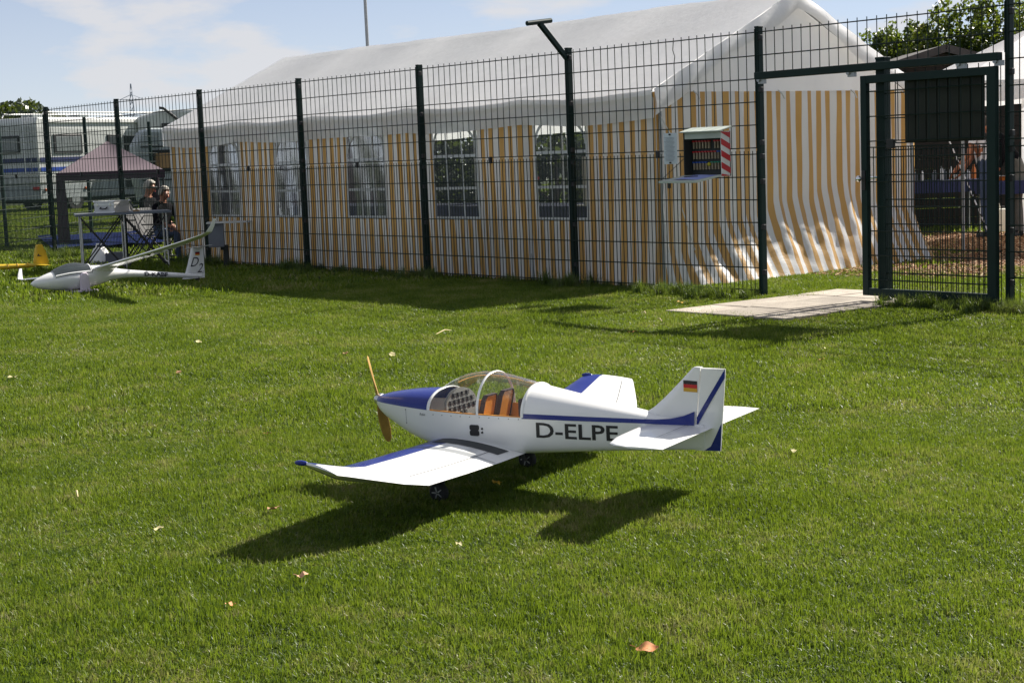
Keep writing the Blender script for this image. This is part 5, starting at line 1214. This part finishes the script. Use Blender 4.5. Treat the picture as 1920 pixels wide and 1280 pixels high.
for k, (x, y, h, r_) in enumerate(((-.44, .0, .17, .030), (-.36, .05, .15, .028), (-.28, -.02, .14, .030), (-.08, .05, .17, .032), (.0, -.02, .20, .030), (.07, .06, .18, .030), (.14, .0, .19, .028))):
    if k % 2: bottle(mt @ Vector((x, y, .756)), h*.8, r_*1.15, 'grey_plastic', 'white_plastic', 'dark grey bottle with white cap among others on the laden blue table', 'dark bottles on the table behind the gate')
    else: bottle(mt @ Vector((x, y, .756)), h, r_*.8, 'white_plastic', 'grey_plastic', 'white plastic bottle with dark cap among others on the laden blue table', 'white bottles on the table behind the gate')
bottle(mt @ Vector((.47, 0, .756)), .20, .034, 'orange', 'orange', 'orange topped bottle at the end of the laden blue table', None); bottle(mt @ Vector((.40, .03, .756)), .13, .032, 'shirt', 'white_plastic', 'short pale bottle beside the orange topped one on the blue table', None)
def tub(loc, label, mat):
    t = thing('food_tub', label, 'tub', loc); b = MB(); b.loft([[(s_*.075*math.copysign(abs(math.cos(a))**.6, math.cos(a)), s_*.05*math.copysign(abs(math.sin(a))**.6, math.sin(a)), z) for a in np.linspace(0, 6.283, 17)[:-1]] for z, s_ in ((0, .85), (.055, 1))]); b.obj('tub_body', mat, t, smooth=True, angle=30)
    b = MB(); b.box((0, 0, .060), (.155, .105, .008)); b.obj('tub_lid', 'white_plastic', t, bevel=0.003)
m2_ = T2.matrix_basis
tub(mt @ Vector((.24, -.03, .756)), 'pale food tub in the middle of the laden blue table', 'white_plastic'); tub(m2_ @ Vector((-.27, 0, .756)), 'orange food tub on the table beside the pavilion', 'orange'); tub(m2_ @ Vector((.06, 0, .756)), 'brown food tub on the table beside the pavilion', 'cardboard')
# jerrycan on the chips
jc = gnd(1869, 437); JC = thing('jerrycan', 'off white plastic canister standing on the bark chips', 'canister', (jc[0], jc[1], 0), az_r+R(10))
b = MB(); b.box((0, 0, .17), (.24, .16, .34)); b.obj('can_body', 'camper_cream', JC, bevel=0.025); b = MB(); b.tube([(-.07, 0, .33), (-.06, 0, .39), (.03, 0, .40), (.05, 0, .335)], .016, 8); b.obj('handle', 'camper_cream', JC, smooth=True); b = MB(); b.cyl((.085, 0, .335), (.085, 0, .375), .028, n=12); b.obj('screw_cap', 'black', JC)
# black and white guy rope
ra = atd(1776, 255, 20.5); rb_ = gnd(1866, 466)
b = MB(); b.tube([(0, 0, 0), tuple(np.array(ra)-np.array(rb_))], .009, 6); o = b.obj('guy_rope', 'rope'); o.location = tuple(map(float, rb_)); tag(o, 'black and white guy rope slanting down to the bark chips', 'rope')
# ------------------------------------------------------------------ leaves and trees
def leaf_cloud(n, fn, size, seed):
    rg = np.random.default_rng(seed); vs = []; fs = []; tn = []
    while len(fs) < n:
        p = fn(rg)
        if p is None: continue
        p = np.array(p); d = rg.normal(size=3); d /= np.linalg.norm(d); e = np.cross(d, rg.normal(size=3)); e /= np.linalg.norm(e)+1e-9; L = size*rg.uniform(.6, 1.3)
        o = len(vs); vs += [tuple(p-d*L*.5), tuple(p+e*L*.32), tuple(p+d*L*.5), tuple(p-e*L*.32)]; fs.append((o, o+1, o+2, o+3)); tn += [float(np.clip(rg.normal(.5, .25), 0, 1))]*4
    return vs, fs, tn
def leafy(name, mat, parent, data):
    me = bpy.data.meshes.new(name); me.from_pydata(data[0], [], data[1]); me.materials.append(M[mat]); at = me.attributes.new('tint', 'FLOAT', 'POINT'); at.data.foreach_set('value', np.array(data[2], 'f'))
    o = bpy.data.objects.new(name, me); COL.objects.link(o); o.parent = parent; o['kind'] = 'stuff'; return o
def shrub(loc, rx, ry, h, n, label, seed, mat='hedge', size=.11, name='hedge_shrub', cat='shrub', grp=None, trunk=.05):
    t = thing(name, label, cat, loc, 0, grp); rg0 = np.random.default_rng(seed)
    blobs = [(rg0.uniform(-.7, .7)*rx, rg0.uniform(-.7, .7)*ry, rg0.uniform(.25, .86)*h, rg0.uniform(.28, .5)) for _ in range(16)]
    def fn(rg):
        b_ = blobs[rg.integers(len(blobs))]; d = rg.normal(size=3); d /= np.linalg.norm(d); r_ = rg.uniform(.55, 1)**.5*b_[3]; p = (b_[0]+d[0]*r_*rx, b_[1]+d[1]*r_*ry, b_[2]+d[2]*r_*h*.42)
        return p if p[2] > .05 else None
    leafy('crown', mat, t, leaf_cloud(n, fn, size, seed))
    b = MB(); b.tube([(0, 0, 0), (.03, 0, h*.3), (-.02, .03, h*.7)], [trunk, trunk*.8, trunk*.4], 8); tk = b.obj('trunk', 'bark', t, smooth=True)
    for k in range(5):
        b_ = blobs[k]; b = MB(); b.tube([(0, 0, h*.25), (b_[0]*.5, b_[1]*.5, b_[2]*.7), (b_[0], b_[1], b_[2])], [trunk*.6, trunk*.4, trunk*.15], 6); b.obj('branch', 'bark', tk, smooth=True)
    sh_n = rg0.integers(3, 6) if mat == 'hedge' else 0
    for k in range(sh_n):
        x, y = rg0.uniform(-.8, .8)*rx, rg0.uniform(-.5, .5)*ry; hh = rg0.uniform(.04, .11)
        dd = leaf_cloud(28, lambda rg: (x+rg.normal()*.05, y+rg.normal()*.05, h*.9+rg.uniform(0, hh*h)), size*.9, seed+900+k); leafy('shoot', mat, t, dd)
    return t
hl = ['yellow green shrub of the tall hedge behind the hut, nearest the marquee', 'olive shrub of the tall hedge above the hut ridge', 'thick leafy shrub of the tall hedge between hut and pavilion', 'bushy autumn tinted shrub of the tall hedge over the pavilion', 'brownish shrub of the hedge beyond the pavilion']
for k, (px, dd, hh) in enumerate(((1640, 31, 3.5), (1700, 30.5, 3.55), (1760, 30, 3.6), (1825, 29.7, 3.65), (1890, 29.3, 3.75))):
    q = atd(px, 300, dd); shrub((q[0], q[1], 0), .72, .8, hh, 11000, hl[k], 40+k, size=.085)
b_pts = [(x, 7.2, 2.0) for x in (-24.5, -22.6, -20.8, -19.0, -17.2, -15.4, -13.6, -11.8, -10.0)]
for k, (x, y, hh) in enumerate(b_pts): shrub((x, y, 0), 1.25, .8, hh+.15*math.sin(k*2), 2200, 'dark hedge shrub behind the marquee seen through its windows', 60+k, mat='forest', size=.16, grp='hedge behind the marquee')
for k, (px, dd, hh, rx) in enumerate(((-22, 190, 11.5, 8), (8, 195, 11.0, 7), (36, 205, 9.2, 6), (-60, 180, 12, 9), (92, 230, 8.2, 5))):
    q = atd(px, 300, dd); shrub((q[0], q[1], 0), rx, 7, hh*0.86, 3800, ['distant dark tree at the wood edge, tall and broad', 'distant dark tree with rounded top beside the camper roof', 'low distant dark tree falling off behind the camper roof', 'tallest distant dark tree at the far end of the wood', 'small distant tree just above the camper roof edge'][k], 80+k, mat='forest', size=0.75, name='distant_tree', cat='tree', trunk=.35)
# ================================================================== GAZEBO AND GROUND SHEET
ga = gnd(116, 465); GZ = thing('pop_up_canopy', 'low purple grey pop up canopy with dark skirts beyond the fence', 'canopy', (ga[0], ga[1], 0), az_r+R(16))
gs, ge, gt = 1.86, 1.30, 1.86
cr = [(0, 0), (gs, 0), (gs, gs), (0, gs)]
b = MB(); ap = Vector((gs/2, gs/2, gt))
for k in range(4):
    a, c = Vector((*cr[k], ge)), Vector((*cr[(k+1) % 4], ge)); b.grid(10, 8, lambda u, v, a=a, c=c: tuple((a*(1-u)+c*u)*(1-v)+ap*v-Vector((0, 0, .05*math.sin(math.pi*u)*math.sin(math.pi*v)))))
b.obj('roof', 'purple', GZ, smooth=True, angle=20)
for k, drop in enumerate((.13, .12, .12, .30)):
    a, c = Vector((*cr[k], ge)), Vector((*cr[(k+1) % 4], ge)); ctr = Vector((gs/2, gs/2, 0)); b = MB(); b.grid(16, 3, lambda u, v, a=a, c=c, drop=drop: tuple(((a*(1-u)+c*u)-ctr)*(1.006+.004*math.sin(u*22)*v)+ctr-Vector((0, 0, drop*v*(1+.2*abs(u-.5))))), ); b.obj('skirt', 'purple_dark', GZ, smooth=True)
for k, (x, y) in enumerate(cr):
    b = MB(); b.cyl((x+(.03 if x == 0 else -.03), y+(.03 if y == 0 else -.03), 0), (x+(.03 if x == 0 else -.03), y+(.03 if y == 0 else -.03), ge), .016, n=8); b.obj('leg', 'dark_metal', GZ)
    if k in (0, 3, 2):
        b = MB(); cx, cy = x+(.06 if x == 0 else -.06), y+(.06 if y == 0 else -.06); b.loft([[(cx+(.06+.035*(1-z/ge)+.012*math.sin(a*6))*math.cos(a), cy+(.06+.035*(1-z/ge)+.012*math.sin(a*6))*math.sin(a), z) for a in np.linspace(0, 6.283, 25)[:-1]] for z in np.linspace(.02, ge-.06, 9)]); b.obj('gathered_curtain', 'purple_dark', GZ, smooth=True, angle=60)
q = [gnd(*p) for p in ((70, 450), (300, 438), (312, 463), (98, 474))]; c0 = sum(q)/4
b = MB(); A_, B_, C_, D_ = [Vector(p-c0) for p in q]; b.grid(14, 8, lambda u, v: tuple((A_*(1-u)+B_*u)*(1-v)+(D_*(1-u)+C_*u)*v+Vector((0, 0, .085+.012*math.sin(u*17)*math.cos(v*9))))); o = b.obj('ground_sheet', 'navy_sheet', smooth=True); o.location = tuple(map(float, c0)); tag(o, 'large navy blue ground sheet on the grass under the purple canopy', 'sheet')

# ================================================================== CAMPERS
cc0 = gnd(78, 398); SD = (V1*.50+V2*.866).normalized(); MH = thing('motorhome', 'large white motorhome with blue side stripes parked in the field', 'motorhome', (cc0[0], cc0[1], 0), math.atan2(SD.y, SD.x))
# local x along the side, away from the rear corner; local y to the left (the rear face runs along +y)
ML, MW, MH_ = 7.6, 2.3, 3.25
def shell(prof, y0, y1, name, mat, parent, bev=0.05):
    b = MB(); b.prism(prof, lambda x, z, sd: (x, y1 if sd else y0, z)); return b.obj(name, mat, parent, bevel=bev)
BODY = shell([(0, .95), (ML-1.4, .95), (ML-1.4, 1.5), (ML, 1.95), (ML, 2.7), (ML-.6, MH_-.05), (.12, MH_-.05), (0, MH_-.2)], 0, MW, 'body', 'camper_white', MH)
shell([(.05, .42), (ML-1.4, .42), (ML-1.4, .94), (.05, .94)], .03, MW-.03, 'skirt', 'camper_grey', MH, .03)
shell([(ML-1.4, .45), (ML+.35, .45), (ML+.30, 1.1), (ML-.3, 1.35), (ML-.7, 1.94), (ML-1.4, 1.94)], .08, MW-.08, 'cab', 'camper_white', MH, .05)
b = MB(); b.box((ML/2-.3, MW/2, .36), (ML-1.4, MW-.3, .12)); b.obj('chassis', 'camper_dark', MH)
for x in (1.7, ML-.55):
    for y in (.16, MW-.16):
        b = MB(); b.cyl((x, y-.11, .36), (x, y+.11, .36), .36, n=22); wh = b.obj('wheel', 'rubber', MH, smooth=True); b = MB(); b.cyl((x, y-.12, .36), (x, y+.12, .36), .19, n=16); b.obj('rim', 'alu', wh, smooth=True)
def win_side(parent, x0, x1, z0, z1, y=-.02, glass='glass_grey', frame='black'):
    b = MB(); b.box(((x0+x1)/2, y, (z0+z1)/2), (x1-x0, .05, z1-z0)); f = b.obj('window', frame, parent, bevel=.03); b = MB(); b.box(((x0+x1)/2, y-.02, (z0+z1)/2), (x1-x0-.16, .03, z1-z0-.16)); b.obj('pane', glass, f, bevel=.02); return f
win_side(MH, .75, 2.1, 1.95, 2.62); win_side(MH, 3.35, 4.0, 1.9, 2.6, glass='glass_dark')
b = MB(); b.box((4.65, -.015, 1.62), (.95, .04, 1.85)); b.obj('doorway', 'camper_dark', MH, bevel=.15); b = MB(); b.box((5.6, -.12, 1.60), (.80, .05, 1.90)); b.obj('door', 'camper_cream', MH, bevel=.12)
for z, h, mm in ((1.78, .16, 'stripe_navy'), (1.46, .13, 'stripe_blue')):
    b = MB(); b.box((1.65, -.008, z-.02), (3.1, .02, h)); b.obj('side_stripe', mm, MH); b = MB(); b.box((-.008, MW/2, z-.02), (.02, MW-.06, h)); b.obj('rear_stripe', mm, MH)
b = MB(); b.box((-.02, MW*.62, 2.3), (.05, 1.25, .62)); f = b.obj('rear_window', 'black', MH, bevel=.03); b = MB(); b.box((-.04, MW*.62, 2.3), (.03, 1.1, .48)); b.obj('pane', 'glass_grey', f, bevel=.02)
for y in (.22, .52):
    b = MB(); b.cyl((-.09, y, .9), (-.09, y, MH_), .016, n=8); b.obj('ladder_rail', 'alu', MH)
for k in range(8): b = MB(); b.cyl((-.09, .22, 1.05+k*.27), (-.09, .52, 1.05+k*.27), .012, n=6); b.obj('ladder_rung', 'alu', MH)
b = MB(); b.tube([(.5, .2, MH_+.02), (.6, .2, MH_+.13), (ML-1.2, .2, MH_+.13), (ML-1.1, .2, MH_)], .025, 8); b.obj('roof_rail', 'white_plastic', MH); b = MB(); b.tube([(.5, MW-.2, MH_), (.6, MW-.2, MH_+.13), (ML-1.2, MW-.2, MH_+.13), (ML-1.1, MW-.2, MH_)], .025, 8); b.obj('roof_rail', 'white_plastic', MH)
b = MB(); b.box((3.3, .0, MH_-.18), (5.6, .14, .16)); b.obj('awning_box', 'white_plastic', MH, bevel=.03)
for x in (1.0, 3.2): b = MB(); b.box((x, MW/2, MH_+.02), (.5, .5, .12)); b.obj('roof_hatch', 'glass_grey', MH, bevel=.02)
for x in (.3, 2.2): b = MB(); b.box((x, .01, .75), (.14, .06, .07)); b.obj('marker_lamp', 'orange_lamp', MH, bevel=.01)
for y in (.2, MW-.2): b = MB(); b.box((.03, y, .80), (.06, .3, .12)); b.obj('tail_lamp', 'sig_red', MH, bevel=.01)
# grey caravan beside the marquee
cv = atd(262, 384, 41); CV = thing('caravan', 'grey shaded caravan with brown curtained window beside the marquee', 'caravan', (cv[0], cv[1], 0), az_r+R(18))
shell([(0.12, .45), (4.2, .45), (4.3, 1.2), (4.1, 2.2), (.25, 2.32), (.0, 1.9), (-.03, 1.3)], 0, 2.1, 'body', 'camper_grey', CV, .10)
f = win_side(CV, .35, .98, 1.25, 1.78, glass='cardboard', frame='camper_dark'); win_side(CV, 1.6, 2.7, 1.25, 1.8)
for z in (1.05, 1.86): b = MB(); b.box((2.1, -.008, z), (4.0, .02, .03)); b.obj('trim', 'camper_dark', CV)
for y in (.15, 1.95): b = MB(); b.cyl((2.1, y-.09, .31), (2.1, y+.09, .31), .31, n=20); wh = b.obj('wheel', 'rubber', CV, smooth=True); b = MB(); b.cyl((2.1, y-.10, .31), (2.1, y+.10, .31), .16, n=14); b.obj('rim', 'alu', wh)
b = MB(); b.box((2.1, 1.05, .42), (3.6, 1.5, .1)); b.obj('chassis', 'camper_dark', CV); b = MB(); b.tube([(0, .6, .42), (-1.1, 1.05, .42), (0, 1.5, .42)], .04, 8); b.obj('drawbar', 'dark_metal', CV)
for y in (.45, 1.65): b = MB(); b.cyl((.2, y, 0), (.2, y, .5), .03, n=8); b.obj('corner_steady', 'dark_metal', CV)
# tall camper further back
ck = gnd(262, 386); CK = thing('camper_van', 'white high roofed camper van behind the grey caravan', 'camper', (ck[0], ck[1], 0), az_r+R(14))
shell([(0, .45), (5.6, .45), (5.7, 1.3), (5.0, 2.0), (4.6, 3.05), (3.6, 3.42), (.9, 3.42), (.1, 3.2)], 0, 2.1, 'body', 'camper_white', CK, .10)
win_side(CK, .95, 1.85, 2.35, 2.95, glass='glass_dark'); win_side(CK, 3.0, 4.2, 1.5, 2.1, glass='glass_dark')
for x in (1.1, 4.5):
    for y in (.15, 1.95): b = MB(); b.cyl((x, y-.1, .34), (x, y+.1, .34), .34, n=20); wh = b.obj('wheel', 'rubber', CK, smooth=True); b = MB(); b.cyl((x, y-.11, .34), (x, y+.11, .34), .18, n=14); b.obj('rim', 'alu', wh)
b = MB(); b.tube([(.9, -.1, 3.50), (1.05, -.1, 3.48), (1.55, -.1, 3.05)], .05, 8); b.obj('awning_strut', 'dark_metal', CK)
# pylon, flag pole
pyq = atd(254, 300, 800); PY = thing('power_pylon', 'distant grey lattice power pylon on the horizon', 'pylon', (pyq[0], pyq[1], 0), az_r+R(10))
HP = 41.5; b = MB(); w0, w1 = 3.4, .35
for sx in (-1, 1):
    for sy in (-1, 1): b.tube([(sx*w0, sy*w0, 0), (sx*1.1, sy*1.1, 27), (sx*.2, sy*.2, HP)], [.28, .22, .14], 5)
for k in range(12):
    z0, z1 = HP*k/12, HP*(k+1)/12; r0, r1 = interp([(0, w0), (27, 1.1), (HP, .2)], z0), interp([(0, w0), (27, 1.1), (HP, .2)], z1)
    for sy in (-1, 1): b.tube([(-r0, sy*r0, z0), (r1, sy*r1, z1)], .12, 4); b.tube([(r0, sy*r0, z0), (-r1, sy*r1, z1)], .12, 4)
b.obj('lattice_tower', 'pylon', PY, kind='stuff')
for z, hw in ((34.0, 5.6), (26.5, 7.6)):
    for s_ in (-1, 1): b = MB(); b.tube([(0, 0, z), (s_*hw, 0, z)], .16, 4); b.tube([(0, 0, z+2.4), (s_*hw, 0, z)], .13, 4); b.obj('cross_arm', 'pylon', PY, kind='stuff')
fp = atd(690, 60, 27.5); b = MB(); b.tube([(0, 0, 0), (0, 0, 4), (0, 0, 9)], [.032, .028, .02], 10); FP = thing('flag_pole', 'thin grey flag pole rising behind the marquee roof', 'pole', (fp[0], fp[1], 0)); FP.rotation_euler = (0, R(-.6), 0)
b.obj('mast', 'pole_grey', FP, smooth=True); b = MB(); b.ball((0, 0, 9.03), .045, 10, 7); b.obj('finial', 'pole_grey', FP, smooth=True); b = MB(); b.box((0.03, 0, 1.2), (.03, .02, .12)); b.obj('cleat', 'dark_metal', FP)

# ================================================================== FALLEN LEAVES AND STRAWS ON THE LAWN
LV = [(298, 983, 'pale', .042), (510, 946, 'pink', .040), (567, 1068, 'pink', .030), (430, 1122, 'orange', .024), (1213, 1203, 'orange', .050), (930, 897, 'yellow', .030), (735, 660, 'pale', .05), (647, 658, 'pink', .035), (335, 693, 'pink', .04), (22, 702, 'pale', .05), (503, 806, 'orange', .026), (1488, 838, 'pale', .036), (372, 637, 'pale', .05), (1540, 669, 'orange', .035), (1275, 563, 'yellow', .05), (1189, 618, 'orange', .05), (1545, 648, 'pale', .03), (860, 1010, 'pale', .02)]
lab = {'pale': ('pale yellow fallen leaf lying flat on the lawn', 'pale fallen leaves'), 'pink': ('curled pinkish brown fallen leaf on the lawn', 'pinkish fallen leaves'), 'orange': ('orange brown dry fallen leaf on the sunny lawn', 'orange fallen leaves'), 'yellow': ('bright yellow fallen leaf on shaded grass', 'yellow fallen leaves')}
for k, (px, py, kd, sz) in enumerate(LV):
    q = gnd(px, py, .045); cu = random.uniform(.1, .35)
    own = {4: 'largest orange brown leaf lying on the open lawn nearer than the tail shadow', 5: 'yellow leaf on the grass in the shade beneath the airplane wing', 14: 'yellow leaf by the tall grass tuft beside the paving', 0: 'broad pale leaf on the lawn beyond the tip of the wing shadow', 15: 'orange leaf on the grass between the marquee shadow and the paving', 9: 'pale leaf on the grass in front of the white sailplane nose', 11: 'pale leaf on the lawn right behind the airplane rudder', 13: 'orange leaf on the grass just in front of the gate paving shadow'}
    t = thing('fallen_leaf', own.get(k, lab[kd][0]), 'leaf', (q[0], q[1], .030), random.uniform(0, 6.28), lab[kd][1])
    b = MB()
    def lf(u, v, sz=sz, cu=cu):
        x = (u-.5)*sz*1.25; wd = sz*.42*math.sin(math.pi*min(max(u, .03), .97))**.8; y = (v-.5)*2*wd; return (x, y, cu*(abs(y)**1.3)*3.0+cu*x*x*5+.004*math.sin(u*9+k))
    b.grid(8, 4, lf); o = b.obj('leaf_blade', 'leaf_'+kd, t, smooth=True); o.rotation_euler = (random.uniform(-.35, .35), random.uniform(-.35, .35), 0)
    b = MB(); b.tube([(-sz*.62, 0, .001), (-sz*.95, .004, .004)], .0012, 5); b.obj('leaf_stalk', 'leaf_'+kd, t)
STW = [((818, 626), (845, 619), 'long bent dry straw lying on the lawn'), ((1232, 598), (1241, 602), 'short bleached twig on the grass near the paving'), ((1205, 585), (1211, 588), 'tiny bleached twig lying beside the dark shadow strip'), ((142, 920), (146, 931), 'small dry straw standing in the front lawn')]
for k, (a, c, lb) in enumerate(STW):
    pa_, pc_ = gnd(*a, .045), gnd(*c, .045); m0 = (pa_+pc_)/2; b = MB(); d_ = (pc_-pa_)/2; b.tube([tuple(-d_), tuple(d_*.2+np.array([0, 0, .015])), tuple(d_)], [.003, .004, .0025], 6); o = b.obj('dry_straw', 'straw', smooth=True); o.location = tuple(map(float, m0)); tag(o, lb, 'straw')
